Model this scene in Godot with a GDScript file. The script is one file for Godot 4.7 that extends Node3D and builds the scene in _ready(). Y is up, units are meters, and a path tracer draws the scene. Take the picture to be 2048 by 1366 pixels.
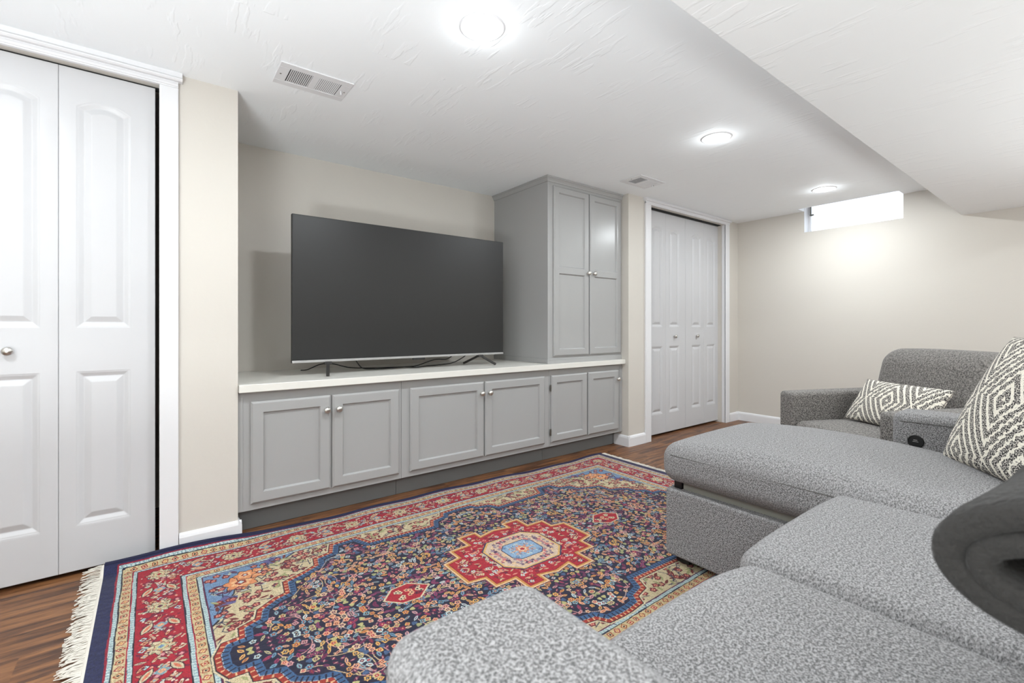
extends Node3D
# A basement den: grey built-ins with a television, two white bifold closets,
# a patterned rug and a grey sectional. Metres, y up, x runs along the built-ins.

const CEIL := 2.108
const SOFFIT := 1.862
const ZL := -2.505      # wall face left of the alcove
const ZR := -2.455      # wall face right of the alcove
const ZA := -3.21       # back of the alcove
const XW := 4.94        # far wall
var rng := RandomNumberGenerator.new()
var M := {}

# ------------------------------------------------------------------ mesh builder
class Mb:
	var v := PackedVector3Array()
	var n := PackedVector3Array()
	var uv := PackedVector2Array()
	var ix := PackedInt32Array()

	func tri(a: int, b: int, c: int) -> void:
		var g := (v[b] - v[a]).cross(v[c] - v[a])
		if g.dot(n[a] + n[b] + n[c]) > 0.0:
			ix.append(a); ix.append(c); ix.append(b)
		else:
			ix.append(a); ix.append(b); ix.append(c)

	func add(p: Vector3, nn: Vector3, t := Vector2.ZERO) -> int:
		v.append(p); n.append(nn); uv.append(t)
		return v.size() - 1

	func quad(a: Vector3, b: Vector3, c: Vector3, d: Vector3, nn: Vector3) -> void:
		var g := (b - a).cross(d - a)
		if g.length() < 1e-12:
			g = (c - b).cross(d - c)
		g = g.normalized()
		if g.dot(nn) < 0.0:
			g = -g
		var i := add(a, g)
		add(b, g); add(c, g); add(d, g)
		tri(i, i + 1, i + 2); tri(i, i + 2, i + 3)

	func box(lo: Vector3, hi: Vector3) -> void:
		for ax in 3:
			var u := (ax + 1) % 3
			var w := (ax + 2) % 3
			for s in 2:
				var p := [Vector3(), Vector3(), Vector3(), Vector3()]
				for k in 4:
					var q := Vector3()
					q[ax] = hi[ax] if s else lo[ax]
					q[u] = hi[u] if k in [1, 2] else lo[u]
					q[w] = hi[w] if k in [2, 3] else lo[w]
					p[k] = q
				var nn := Vector3()
				nn[ax] = 1.0 if s else -1.0
				quad(p[0], p[1], p[2], p[3], nn)

	# box with rounded edges: r radius, k steps round an edge, sub steps across a face
	func rbox(lo: Vector3, hi: Vector3, r: float, k := 1, sub := 1) -> void:
		var h := (hi - lo) / 2.0
		var ce := (hi + lo) / 2.0
		r = minf(r, minf(h.x, minf(h.y, h.z)) * 0.999)
		var sam := []
		for ax in 3:
			var a := PackedFloat32Array()
			for i in k:
				a.append(-h[ax] + r - r * tan((1.0 - float(i) / k) * PI / 4.0))
			for i in sub + 1:
				a.append(lerpf(-h[ax] + r, h[ax] - r, float(i) / sub))
			for i in k:
				a.append(h[ax] - r + r * tan(float(i + 1) / k * PI / 4.0))
			sam.append(a)
		for ax in 3:
			var u := (ax + 1) % 3
			var w := (ax + 2) % 3
			var su: PackedFloat32Array = sam[u]
			var sw: PackedFloat32Array = sam[w]
			for s in [-1.0, 1.0]:
				var base := v.size()
				for i in su.size():
					for j in sw.size():
						var p := Vector3()
						p[ax] = s * h[ax]
						p[u] = su[i]
						p[w] = sw[j]
						var inn := Vector3(clampf(p.x, -h.x + r, h.x - r), clampf(p.y, -h.y + r, h.y - r), clampf(p.z, -h.z + r, h.z - r))
						var d := (p - inn).normalized()
						add(ce + inn + d * r, d, Vector2(p[u], p[w]))
				var m := sw.size()
				for i in su.size() - 1:
					for j in m - 1:
						var q := base + i * m + j
						tri(q, q + 1, q + m + 1)
						tri(q, q + m + 1, q + m)

	# surface of revolution: prof holds (radius, height) along +axis from base
	func lathe(base: Vector3, axis: Vector3, prof: Array, seg := 20) -> void:
		var a := axis.normalized()
		var e := a.cross(Vector3.UP if absf(a.y) < 0.9 else Vector3.RIGHT).normalized()
		var f := a.cross(e)
		for i in prof.size() - 1:
			var p: Vector2 = prof[i]
			var q: Vector2 = prof[i + 1]
			if p.is_equal_approx(q):
				continue
			var sl := Vector2(q.y - p.y, p.x - q.x).normalized()
			for j in seg:
				var ids := []
				for c in [[p, j], [q, j], [q, j + 1], [p, j + 1]]:
					var an: float = TAU * c[1] / seg
					var dr := e * cos(an) + f * sin(an)
					ids.append(add(base + dr * c[0].x + a * c[0].y, (dr * sl.x + a * sl.y).normalized()))
				tri(ids[0], ids[1], ids[2]); tri(ids[0], ids[2], ids[3])

	func tube(pts: Array, r: float, seg := 8) -> void:
		var rings := []
		var e := Vector3.ZERO
		for i in pts.size():
			var t: Vector3 = (pts[mini(i + 1, pts.size() - 1)] - pts[maxi(i - 1, 0)]).normalized()
			if e == Vector3.ZERO:
				e = t.cross(Vector3.UP if absf(t.y) < 0.9 else Vector3.RIGHT).normalized()
			else:
				e = (e - t * e.dot(t)).normalized()
			var f := t.cross(e)
			var ring := []
			for j in seg:
				var dr := e * cos(TAU * j / seg) + f * sin(TAU * j / seg)
				ring.append(add(pts[i] + dr * r, dr))
			rings.append(ring)
		for i in rings.size() - 1:
			for j in seg:
				var k := (j + 1) % seg
				tri(rings[i][j], rings[i + 1][j], rings[i + 1][k])
				tri(rings[i][j], rings[i + 1][k], rings[i][k])

	# prism: outline in 2D carried from a to b; ex, ey span the outline's plane
	func prism(outline: PackedVector2Array, a: Vector3, b: Vector3, ex: Vector3, ey: Vector3) -> void:
		var c := Vector2.ZERO
		for p in outline:
			c += p / outline.size()
		for i in outline.size():
			var p := outline[i]
			var q := outline[(i + 1) % outline.size()]
			var mid := (p + q) / 2.0
			var out := Vector2(q.y - p.y, p.x - q.x)
			if Geometry2D.is_point_in_polygon(mid + out.normalized() * 1e-4, outline):
				out = -out
			quad(a + ex * p.x + ey * p.y, a + ex * q.x + ey * q.y, b + ex * q.x + ey * q.y, b + ex * p.x + ey * p.y, ex * out.x + ey * out.y)
		var t := Geometry2D.triangulate_polygon(outline)
		for e in [[a, (a - b).normalized()], [b, (b - a).normalized()]]:
			for i in range(0, t.size(), 3):
				var ids := []
				for k in 3:
					var p := outline[t[i + k]]
					ids.append(add(e[0] + ex * p.x + ey * p.y, e[1]))
				tri(ids[0], ids[1], ids[2])

	# normals averaged over vertices that share a place
	func smooth() -> void:
		var acc := {}
		var key := []
		for i in v.size():
			key.append(Vector3i((v[i] * 20000.0).round()))
		for t in range(0, ix.size(), 3):
			var g := (v[ix[t + 2]] - v[ix[t]]).cross(v[ix[t + 1]] - v[ix[t]])
			for k in 3:
				var q: Vector3i = key[ix[t + k]]
				acc[q] = acc.get(q, Vector3.ZERO) + g
		for i in v.size():
			var g: Vector3 = acc.get(key[i], n[i])
			if g.length() > 1e-14:
				n[i] = g.normalized()

	func move(t: Transform3D) -> void:
		for i in v.size():
			v[i] = t * v[i]
			n[i] = (t.basis * n[i]).normalized()

	func mesh() -> ArrayMesh:
		var a := []
		a.resize(Mesh.ARRAY_MAX)
		a[Mesh.ARRAY_VERTEX] = v
		a[Mesh.ARRAY_NORMAL] = n
		a[Mesh.ARRAY_TEX_UV] = uv
		a[Mesh.ARRAY_INDEX] = ix
		var m := ArrayMesh.new()
		m.add_surface_from_arrays(Mesh.PRIMITIVE_TRIANGLES, a)
		return m

# ------------------------------------------------------------------ scene helpers
func tag(o: Node3D, label: String, category: String, group := "", kind := "") -> Node3D:
	o.set_meta("label", label)
	if category: o.set_meta("category", category)
	if group: o.set_meta("group", group)
	if kind: o.set_meta("kind", kind)
	return o

func thing(called: String, at := Vector3.ZERO) -> Node3D:
	var o := Node3D.new()
	o.name = called
	o.position = at
	add_child(o, true)
	return o

func put(called: String, mesh: Mesh, mat: Material, parent: Node = null) -> MeshInstance3D:
	var o := MeshInstance3D.new()
	o.name = called
	o.mesh = mesh
	o.material_override = mat
	(parent if parent else self).add_child(o, true)
	return o

func part(called: String, b: Mb, mat: Material, parent: Node = null) -> MeshInstance3D:
	return put(called, b.mesh(), mat, parent)

func boxes(list: Array) -> Mb:      # each [x0, x1, y0, y1, z0, z1]
	var b := Mb.new()
	for q in list:
		b.box(Vector3(q[0], q[2], q[4]), Vector3(q[1], q[3], q[5]))
	return b

func rb(x0: float, x1: float, y0: float, y1: float, z0: float, z1: float, r := 0.002, k := 1, sub := 1) -> Mb:
	var b := Mb.new()
	b.rbox(Vector3(x0, y0, z0), Vector3(x1, y1, z1), r, k, sub)
	return b

func c8(r: float, g: float, b: float) -> Color:
	return Color(r / 255.0, g / 255.0, b / 255.0)

func mat(col: Color, rough := 0.6, metal := 0.0, spec := 0.5) -> StandardMaterial3D:
	var m := StandardMaterial3D.new()
	m.albedo_color = col
	m.roughness = rough
	m.metallic = metal
	m.metallic_specular = spec
	return m

func noise(freq: float, sd: int, type := FastNoiseLite.TYPE_SIMPLEX_SMOOTH, oct := 3) -> FastNoiseLite:
	var f := FastNoiseLite.new()
	f.noise_type = type
	f.frequency = freq
	f.seed = sd
	f.fractal_octaves = oct
	if oct == 1:
		f.fractal_type = FastNoiseLite.FRACTAL_NONE
	return f

func tex(im: Image) -> ImageTexture:
	return ImageTexture.create_from_image(im)

func grey(f: FastNoiseLite, w: int, h: int) -> PackedByteArray:
	var im := f.get_seamless_image(w, h)
	im.convert(Image.FORMAT_L8)
	return im.get_data()

func _ready() -> void:
	rng.seed = 77
	camera_and_light()
	materials()
	shell()
	closets()
	builtins()
	television()
	ceiling_fittings()
	rug()
	sectional()
	armchair()
	pillows()
	blanket()

# ------------------------------------------------------------------ camera, sky, lamps
func camera_and_light() -> void:
	var cam := Camera3D.new()
	cam.name = "camera"
	cam.position = Vector3(0, 1, 0)
	cam.rotation.y = -deg_to_rad(37.49)
	var at := CameraAttributesPhysical.new()
	at.frustum_focal_length = 16.0
	at.exposure_aperture = 5.0
	at.frustum_focus_distance = 2.4
	at.frustum_near = 0.05
	at.frustum_far = 100.0
	cam.attributes = at
	cam.projection = Camera3D.PROJECTION_FRUSTUM
	cam.near = 0.05
	cam.far = 100.0
	cam.size = 2.0 * 0.05 * (683.0 / 922.0)
	cam.frustum_offset = Vector2(0, -30.0 / 922.0 * 0.05)
	cam.current = true
	add_child(cam)

	var e := Environment.new()
	e.background_mode = Environment.BG_SKY
	var sm := ProceduralSkyMaterial.new()
	sm.sky_top_color = c8(205, 222, 245)
	sm.sky_horizon_color = c8(240, 244, 250)
	sm.ground_horizon_color = c8(215, 215, 212)
	sm.ground_bottom_color = c8(150, 148, 140)
	sm.sky_energy_multiplier = 1.0
	sm.ground_energy_multiplier = 0.8
	var sky := Sky.new()
	sky.sky_material = sm
	e.sky = sky
	e.background_energy_multiplier = 1.7
	e.tonemap_mode = Environment.TONE_MAPPER_LINEAR
	e.tonemap_exposure = 1.76
	e.sdfgi_enabled = true
	e.ssao_enabled = true
	e.ssil_enabled = true
	var we := WorldEnvironment.new()
	we.name = "world"
	we.environment = e
	add_child(we)

# the recessed lamps: three in the picture, the others of the same room further back
func lamp_spots() -> Array:
	return [Vector3(0.953, CEIL, -1.423), Vector3(2.6, CEIL, -1.418), Vector3(4.258, CEIL, -1.418), Vector3(-0.72, CEIL, -1.42),
		Vector3(-0.72, CEIL, 1.35), Vector3(0.95, CEIL, 1.35), Vector3(2.6, CEIL, 1.35), Vector3(4.26, CEIL, 1.35)]

func lamp_energy() -> float:
	return 1.08

# ------------------------------------------------------------------ materials
func materials() -> void:
	# wall paint: warm light grey, roller stipple
	var nt := NoiseTexture2D.new()
	nt.width = 512; nt.height = 512; nt.seamless = true
	nt.noise = noise(0.02, 3, FastNoiseLite.TYPE_SIMPLEX_SMOOTH, 4)
	M.wall = mat(c8(204, 199, 191), 0.6)
	for m in [M.wall]:
		m.heightmap_enabled = true
		m.heightmap_texture = nt
		m.heightmap_scale = 0.03
		m.uv1_triplanar = true
		m.uv1_scale = Vector3(1.6, 1.6, 1.6)
	# ceiling: knock-down plaster, trowel drags running across the room
	M.ceil = mat(c8(243, 246, 248), 0.75)
	M.ceil.heightmap_enabled = true
	M.ceil.heightmap_texture = tex(plaster())
	M.ceil.heightmap_scale = 0.11
	M.ceil.uv1_triplanar = true
	M.ceil.uv1_world_triplanar = true
	M.ceil.uv1_scale = Vector3(0.55, 0.55, 0.55)
	M.soffit = M.ceil.duplicate()
	M.soffit.albedo_color = c8(228, 229, 229)
	M.trim = mat(c8(224, 224, 226), 0.35)
	M.door = mat(c8(197, 197, 199), 0.4)
	M.dark = mat(c8(22, 22, 22), 0.8)
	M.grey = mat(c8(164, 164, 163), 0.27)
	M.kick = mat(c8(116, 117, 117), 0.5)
	M.counter = mat(c8(222, 220, 213), 0.3)
	M.nickel = mat(c8(205, 203, 198), 0.28, 1.0)
	M.hinge = mat(c8(120, 118, 112), 0.4, 1.0)
	M.screen = mat(c8(30, 30, 30), 0.42, 0.0, 0.5)
	M.bezel = mat(c8(35, 35, 35), 0.45)
	M.silver = mat(c8(190, 190, 190), 0.4, 0.9)
	M.tvleg = mat(c8(48, 46, 44), 0.5)
	M.cord = mat(c8(22, 22, 22), 0.5)
	M.fabric = cloth(c8(180, 178, 178))
	M.fabric2 = cloth(c8(160, 155, 150))
	M.fabric2.uv1_scale = Vector3(2.0, 2.0, 2.0)
	M.seam = mat(c8(92, 90, 88), 0.95)
	M.plastic = mat(c8(14, 14, 15), 0.35)
	M.rail = mat(c8(128, 126, 118), 0.5)
	M.throw = mat(c8(40, 38, 36), 1.0)
	M.throw.heightmap_enabled = true
	var nf := NoiseTexture2D.new()
	nf.width = 256; nf.height = 256; nf.seamless = true
	nf.noise = noise(0.06, 9)
	M.throw.heightmap_texture = nf
	M.throw.heightmap_scale = 0.5
	M.throw.uv1_triplanar = true
	M.throw.uv1_scale = Vector3(6, 6, 6)
	M.throw.rim_enabled = true
	M.throw.rim = 0.3
	M.fringe = mat(c8(212, 206, 196), 0.95)
	M.pane = mat(Color(1, 1, 1, 0.08), 0.05)
	M.pane.transparency = BaseMaterial3D.TRANSPARENCY_ALPHA
	M.glow = mat(c8(255, 255, 255), 0.6)
	M.glow.emission_enabled = true
	M.glow.emission = Color(1, 0.985, 0.96)
	M.glow.emission_energy_multiplier = 3.0
	M.pillow = mat(Color.WHITE, 0.95)
	M.pillow.albedo_texture = tex(kilim())
	M.wood = []
	for k in 4:
		var w := mat(Color.WHITE, 0.42)
		w.albedo_texture = tex(planking(k))
		M.wood.append(w)

func plaster() -> Image:
	var n := 1024
	var f := noise(0.012, 21, FastNoiseLite.TYPE_SIMPLEX_SMOOTH, 4)
	var g := noise(0.006, 31, FastNoiseLite.TYPE_SIMPLEX_SMOOTH, 2)
	var d := PackedByteArray()
	d.resize(n * n)
	for y in n:
		for x in n:
			# long across z (image v on the ceiling), short along x
			var a := f.get_noise_2d(x * 3.2, y * 0.55)
			var b := g.get_noise_2d(x * 1.0, y * 0.7)
			var k := clampf((a - 0.10) * 5.0, 0.0, 1.0) * clampf((b + 0.05) * 4.0, 0.0, 1.0)
			d[y * n + x] = int(255.0 * k)
	return Image.create_from_data(n, n, false, Image.FORMAT_L8, d)

# boucle upholstery: pale loops with dark flecks between
func cloth(tint: Color) -> StandardMaterial3D:
	if not M.has("cloth_tex"):
		var n := 512
		var a := grey(noise(0.085, 5, FastNoiseLite.TYPE_SIMPLEX, 2), n, n)
		var b := grey(noise(0.20, 6, FastNoiseLite.TYPE_SIMPLEX, 1), n, n)
		var c := grey(noise(0.035, 8, FastNoiseLite.TYPE_SIMPLEX, 4), n, n)
		var d := PackedByteArray()
		d.resize(n * n)
		var h := PackedByteArray()
		h.resize(n * n)
		for i in n * n:
			var t := (a[i] * 0.62 + b[i] * 0.38) / 255.0
			t = clampf((t - 0.5) * 2.1 + 0.60 + (c[i] / 255.0 - 0.5) * 0.45, 0.0, 1.0)
			h[i] = int(t * 255.0)
			d[i] = int(lerpf(104.0, 238.0, t))
		M.cloth_tex = tex(Image.create_from_data(n, n, false, Image.FORMAT_L8, d))
		M.cloth_h = tex(Image.create_from_data(n, n, false, Image.FORMAT_L8, h))
	var m := mat(tint, 0.95)
	m.albedo_texture = M.cloth_tex
	m.heightmap_enabled = true
	m.heightmap_texture = M.cloth_h
	m.heightmap_scale = 0.14
	m.uv1_triplanar = true
	m.uv1_scale = Vector3(3.5, 3.5, 3.5)
	m.rim_enabled = true
	m.rim = 0.25
	return m

func planking(k: int) -> Image:
	var w := 1024
	var h := 128
	var f := noise(0.02, 40 + k * 7, FastNoiseLite.TYPE_SIMPLEX_SMOOTH, 4)
	var g := noise(0.05, 41 + k * 7, FastNoiseLite.TYPE_SIMPLEX_SMOOTH, 3)
	var im := Image.create(w, h, false, Image.FORMAT_RGB8)
	var lo := c8(62, 39, 27)
	var mid := c8(110, 72, 45)
	var hi := c8(146, 101, 63)
	for y in h:
		for x in w:
			var a := f.get_noise_2d(x * 0.16, y * 1.5) * 0.5 + 0.5
			var b := g.get_noise_2d(x * 0.5, y * 5.0) * 0.5 + 0.5
			var t := clampf((a * 0.72 + b * 0.28 - 0.5) * 2.2 + 0.5, 0.0, 1.0)
			im.set_pixel(x, y, lo.lerp(mid, t * 2.0) if t < 0.5 else mid.lerp(hi, t * 2.0 - 1.0))
	return im

# woven cushion: nested cream diamonds on flecked charcoal
func kilim() -> Image:
	var n := 1024
	var f := noise(0.075, 61, FastNoiseLite.TYPE_SIMPLEX, 2)
	var g := noise(0.02, 62, FastNoiseLite.TYPE_SIMPLEX, 2)
	var im := Image.create(n, n, false, Image.FORMAT_RGB8)
	for y in n:
		for x in n:
			var w := g.get_noise_2d(x, y) * 0.010
			var u := float(x) / n - 0.5 + w
			var t := float(y) / n - 0.5 - w
			var a := u / 0.56 + t / 0.84
			var b := u / 0.56 - t / 0.84
			a -= roundf(a)
			b -= roundf(b)
			var d := maxf(absf(a), absf(b)) * 2.0          # 0 in a cell's middle, 1 at its border
			var r := fposmod(d * 4.0 + 0.15, 1.0)
			var cream := r < 0.36
			var s := f.get_noise_2d(x, y)
			var q := c8(232, 226, 212) if cream else (c8(38, 34, 36) if s < 0.06 else c8(196, 190, 180))
			if cream:
				q = q.darkened(clampf(-s * 0.18, 0.0, 0.2))
			im.set_pixel(x, y, q)
	return im

# ------------------------------------------------------------------ room shell
func shell() -> void:
	# floor: a slab with separate planks on it
	var fl := part("floor", boxes([[-2.4, 5.1, -0.15, -0.006, -3.33, 2.32]]), M.dark)
	tag(fl, "brown wood-look plank floor of the whole room", "floor", "", "structure")
	var pw := 0.152
	var pl := 1.22
	var kinds := []
	for k in 12:
		var b := Mb.new()
		b.rbox(Vector3(0, -0.006, 0), Vector3(pl - 0.0012, 0.0, pw - 0.0012), 0.0012)
		var off := Vector2(rng.randf(), rng.randf())
		for i in b.v.size():
			b.uv[i] = Vector2(b.v[i].x / 1.6, b.v[i].z / pw * 0.96) + off
		kinds.append(b.mesh())
	var z := -2.62
	while z < 0.6:
		var x := -2.28 - rng.randf() * pl
		while x < XW:
			if x + pl > -1.6:
				var o := put("plank", kinds[rng.randi() % 12], M.wood[rng.randi() % 4], fl)
				o.position = Vector3(x, 0, z)
				if x + pl > XW + 0.1:
					o.scale.x = (XW + 0.1 - x) / pl
			x += pl
		z += pw
	var rest := rb(-2.28, XW, -0.006, 0.0, z, 2.2, 0.001)
	for i in rest.v.size():
		rest.uv[i] = Vector2(rest.v[i].x / 1.6, rest.v[i].z / pw)
	part("plank_field", rest, M.wood[0], fl).set_meta("kind", "stuff")
	var strip := rb(-1.3, XW, -0.006, -0.001, -3.2, -2.62, 0.001)
	for i in strip.v.size():
		strip.uv[i] = Vector2(strip.v[i].x / 1.6, strip.v[i].z / pw)
	part("closet_floor", strip, M.wood[1], fl)

	tag(part("wall_front", boxes([
		[0.006, 0.297, 0, 2.32, -3.33, ZL], [-1.26, 0.006, 2.044, 2.32, -2.66, ZL], [-2.4, -1.26, 0, 2.32, -3.33, ZL],
		[-1.26, 0.006, 0, 2.32, -3.33, ZA], [0.297, 3.105, 0, 2.32, -3.33, ZA],
		[3.105, 3.395, 0, 2.32, -3.33, ZR], [3.395, 4.668, 2.058, 2.32, -2.66, ZR], [4.668, 5.1, 0, 2.32, -2.66, ZR],
		[3.395, 5.1, 0, 2.32, -3.33, ZA], [4.8, 5.1, 0, 2.32, ZA, -2.66]]), M.wall),
		"pale warm grey wall with the alcove of built-ins between two white closets", "wall", "", "structure")
	tag(part("wall_right", boxes([[XW, 5.1, 0, 1.906, -2.66, 2.32], [XW, 5.1, 1.906, 2.32, -2.66, -1.812], [XW, 5.1, 1.906, 2.32, -1.066, 2.32]]), M.wall),
		"pale warm grey far wall holding the small high basement window", "wall", "", "structure")
	tag(part("wall_left", boxes([[-2.4, -2.28, 0, 2.32, -2.505, 2.32]]), M.wall), "pale grey wall at the near end of the room", "wall", "", "structure")
	tag(part("wall_back", boxes([[-2.28, XW, 0, 2.32, 2.2, 2.32]]), M.wall), "pale grey wall behind the sectional sofa", "wall", "", "structure")
	tag(part("ceiling", boxes([[-2.4, 4.80, CEIL, 2.32, -3.33, 2.32], [4.80, XW, CEIL, 2.32, -2.66, -1.812], [4.80, XW, CEIL, 2.32, -1.066, 2.32], [4.78, 5.12, 2.32, 2.4, -1.84, -1.03]]), M.ceil),
		"white plastered ceiling with recessed lights over the rug", "ceiling", "", "structure")
	tag(part("ceiling", rb(-2.28, XW, SOFFIT, CEIL + 0.01, -0.714, 0.55, 0.004, 2), M.soffit), "white dropped soffit lower than the ceiling, above the sofa", "soffit", "", "structure")

	# baseboards
	var prof := PackedVector2Array([Vector2(0, 0), Vector2(0.015, 0), Vector2(0.015, 0.070), Vector2(0.011, 0.082), Vector2(0.004, 0.089), Vector2(0, 0.089)])
	var b := Mb.new()
	b.prism(prof, Vector3(0.072, 0, ZL), Vector3(0.311, 0, ZL), Vector3(0, 0, 1), Vector3.UP)
	b.prism(prof, Vector3(0.297, 0, -2.598), Vector3(0.297, 0, ZL + 0.0149), Vector3(1, 0, 0), Vector3.UP)
	b.prism(prof, Vector3(3.091, 0, ZR), Vector3(3.33, 0, ZR), Vector3(0, 0, 1), Vector3.UP)
	b.prism(prof, Vector3(3.105, 0, -2.598), Vector3(3.105, 0, ZR + 0.0149), Vector3(-1, 0, 0), Vector3.UP)
	b.prism(prof, Vector3(4.748, 0, ZR), Vector3(XW, 0, ZR), Vector3(0, 0, 1), Vector3.UP)
	b.prism(prof, Vector3(-2.28, 0, ZL), Vector3(-1.335, 0, ZL), Vector3(0, 0, 1), Vector3.UP)
	tag(part("baseboard_front", b, M.trim), "white baseboard pieces beside the closets and the built-ins", "baseboard", "", "structure")
	var b2 := Mb.new()
	b2.prism(prof, Vector3(XW, 0, ZR), Vector3(XW, 0, 2.2), Vector3(-1, 0, 0), Vector3.UP)
	tag(part("baseboard_right", b2, M.trim), "white baseboard along the far wall below the window", "baseboard", "", "structure")

	# window: hopper in a deep white reveal
	var w := thing("window_1", Vector3(XW, 1.906, -1.44))
	tag(w, "small bright basement window high on the far wall", "window", "", "structure")
	var fr := Mb.new()
	for q in [[0.098, 0.13, 0.0, 0.02, -0.372, 0.374], [0.098, 0.13, 0.39, 0.414, -0.372, 0.374], [0.098, 0.13, 0.0, 0.414, -0.372, -0.350], [0.098, 0.13, 0.0, 0.414, 0.352, 0.374]]:
		fr.rbox(Vector3(q[0], q[2], q[4]), Vector3(q[1], q[3], q[5]), 0.003)
	part("frame", fr, M.trim, w)
	part("pane", boxes([[0.112, 0.116, 0.012, 0.40, -0.36, 0.36]]), M.pane, w)
	var la := Mb.new()
	la.rbox(Vector3(0.082, 0.17, -0.352), Vector3(0.098, 0.27, -0.342), 0.003)
	la.rbox(Vector3(0.074, 0.165, -0.352), Vector3(0.09, 0.18, -0.318), 0.003)
	part("latch", la, M.hinge, w)
	var rv := boxes([[0.001, 0.098, -0.004, 0.001, -0.372, 0.374], [0.001, 0.098, 0.0, 0.41, -0.3735, -0.370], [0.001, 0.098, 0.0, 0.41, 0.372, 0.3755]])
	part("reveal", rv, M.trim, w)

# ------------------------------------------------------------------ bifold closets
func leaf_shape(w: float, mirror: bool, y1 := 2.036) -> ArrayMesh:
	# hinge seam at x = 0, leaf runs to x = -w (or +w when mirrored); moulded panels 0.168 wide
	var b := Mb.new()
	var y0 := 0.018
	var pc := 0.135
	var hw := 0.0845
	var xs := PackedFloat32Array([0.0, 0.003])
	for i in 21: xs.append(pc - hw - 0.001 + 0.0025 * i)
	for i in 6: xs.append(pc - hw + 0.054 + (2.0 * hw - 0.108) * (i + 1.0) / 7.0)
	for i in 21: xs.append(pc + hw + 0.001 - 0.0025 * (20 - i))
	xs.append(w - 0.003); xs.append(w)
	var ys := PackedFloat32Array([y0, y0 + 0.003, 0.19])
	for i in 21: ys.append(0.198 + 0.0025 * i)
	ys.append(0.5)
	for i in 21: ys.append(0.82 - 0.0025 * (20 - i))
	ys.append(0.90)
	for i in 21: ys.append(0.994 + 0.0025 * i)
	ys.append(1.4)
	for i in 44: ys.append(1.812 + 0.0025 * i)
	ys.append(y1 - 0.003); ys.append(y1)
	var prof := func(d: float) -> float:
		if d <= 0.0: return 0.0
		if d < 0.003: return -0.002 * d / 0.003
		if d < 0.007: return -0.002
		if d < 0.023: return lerpf(-0.002, -0.010, (d - 0.007) / 0.016)
		if d < 0.046: return lerpf(-0.010, -0.001, (d - 0.023) / 0.023)
		return -0.001
	var m := ys.size()
	for i in xs.size():
		for j in m:
			var x := xs[i]
			var y := ys[j]
			var e := (x - pc) / hw
			var top := 1.888 + 0.032 * (1.0 - e * e)
			var side := hw - absf(x - pc)
			var d := minf(side, minf(y - 0.995, (top - y) * (1.0 - 0.22 * absf(e))))
			d = maxf(d, minf(side, minf(y - 0.198, 0.82 - y)))
			var z: float = (prof as Callable).call(d)
			if i == 0 or i == xs.size() - 1 or j == 0 or j == m - 1:
				z = -0.003
			b.add(Vector3(x, y, z), Vector3(0, 0, 1))
	for i in xs.size() - 1:
		for j in m - 1:
			var q := i * m + j
			b.tri(q, q + 1, q + m + 1)
			b.tri(q, q + m + 1, q + m)
	b.smooth()
	b.box(Vector3(0, y0, -0.034), Vector3(w, y1, -0.0125))
	for k in [0.0, w]:
		b.quad(Vector3(k, y0, -0.034), Vector3(k, y1, -0.034), Vector3(k, y1, -0.003), Vector3(k, y0, -0.003), Vector3(-1 if k == 0.0 else 1, 0, 0))
	b.quad(Vector3(0, y0, -0.034), Vector3(w, y0, -0.034), Vector3(w, y0, -0.003), Vector3(0, y0, -0.003), Vector3(0, -1, 0))
	b.quad(Vector3(0, y1, -0.034), Vector3(w, y1, -0.034), Vector3(w, y1, -0.003), Vector3(0, y1, -0.003), Vector3(0, 1, 0))
	if mirror:
		for i in b.v.size():
			b.v[i].x = -b.v[i].x
			b.n[i].x = -b.n[i].x
		for t in range(0, b.ix.size(), 3):
			var q := b.ix[t + 1]
			b.ix[t + 1] = b.ix[t + 2]
			b.ix[t + 2] = q
	return b.mesh()

func knob_shape(r := 0.0165) -> ArrayMesh:
	var b := Mb.new()
	b.lathe(Vector3.ZERO, Vector3(0, 0, 1), [Vector2(0, 0), Vector2(r * 0.62, 0), Vector2(r * 0.58, 0.003), Vector2(r * 0.36, 0.006), Vector2(r * 0.36, 0.012), Vector2(r * 0.8, 0.015),
		Vector2(r, 0.019), Vector2(r * 0.97, 0.023), Vector2(r * 0.7, 0.0265), Vector2(r * 0.35, 0.0285), Vector2(0, 0.029)], 20)
	b.smooth()
	return b.mesh()

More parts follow.
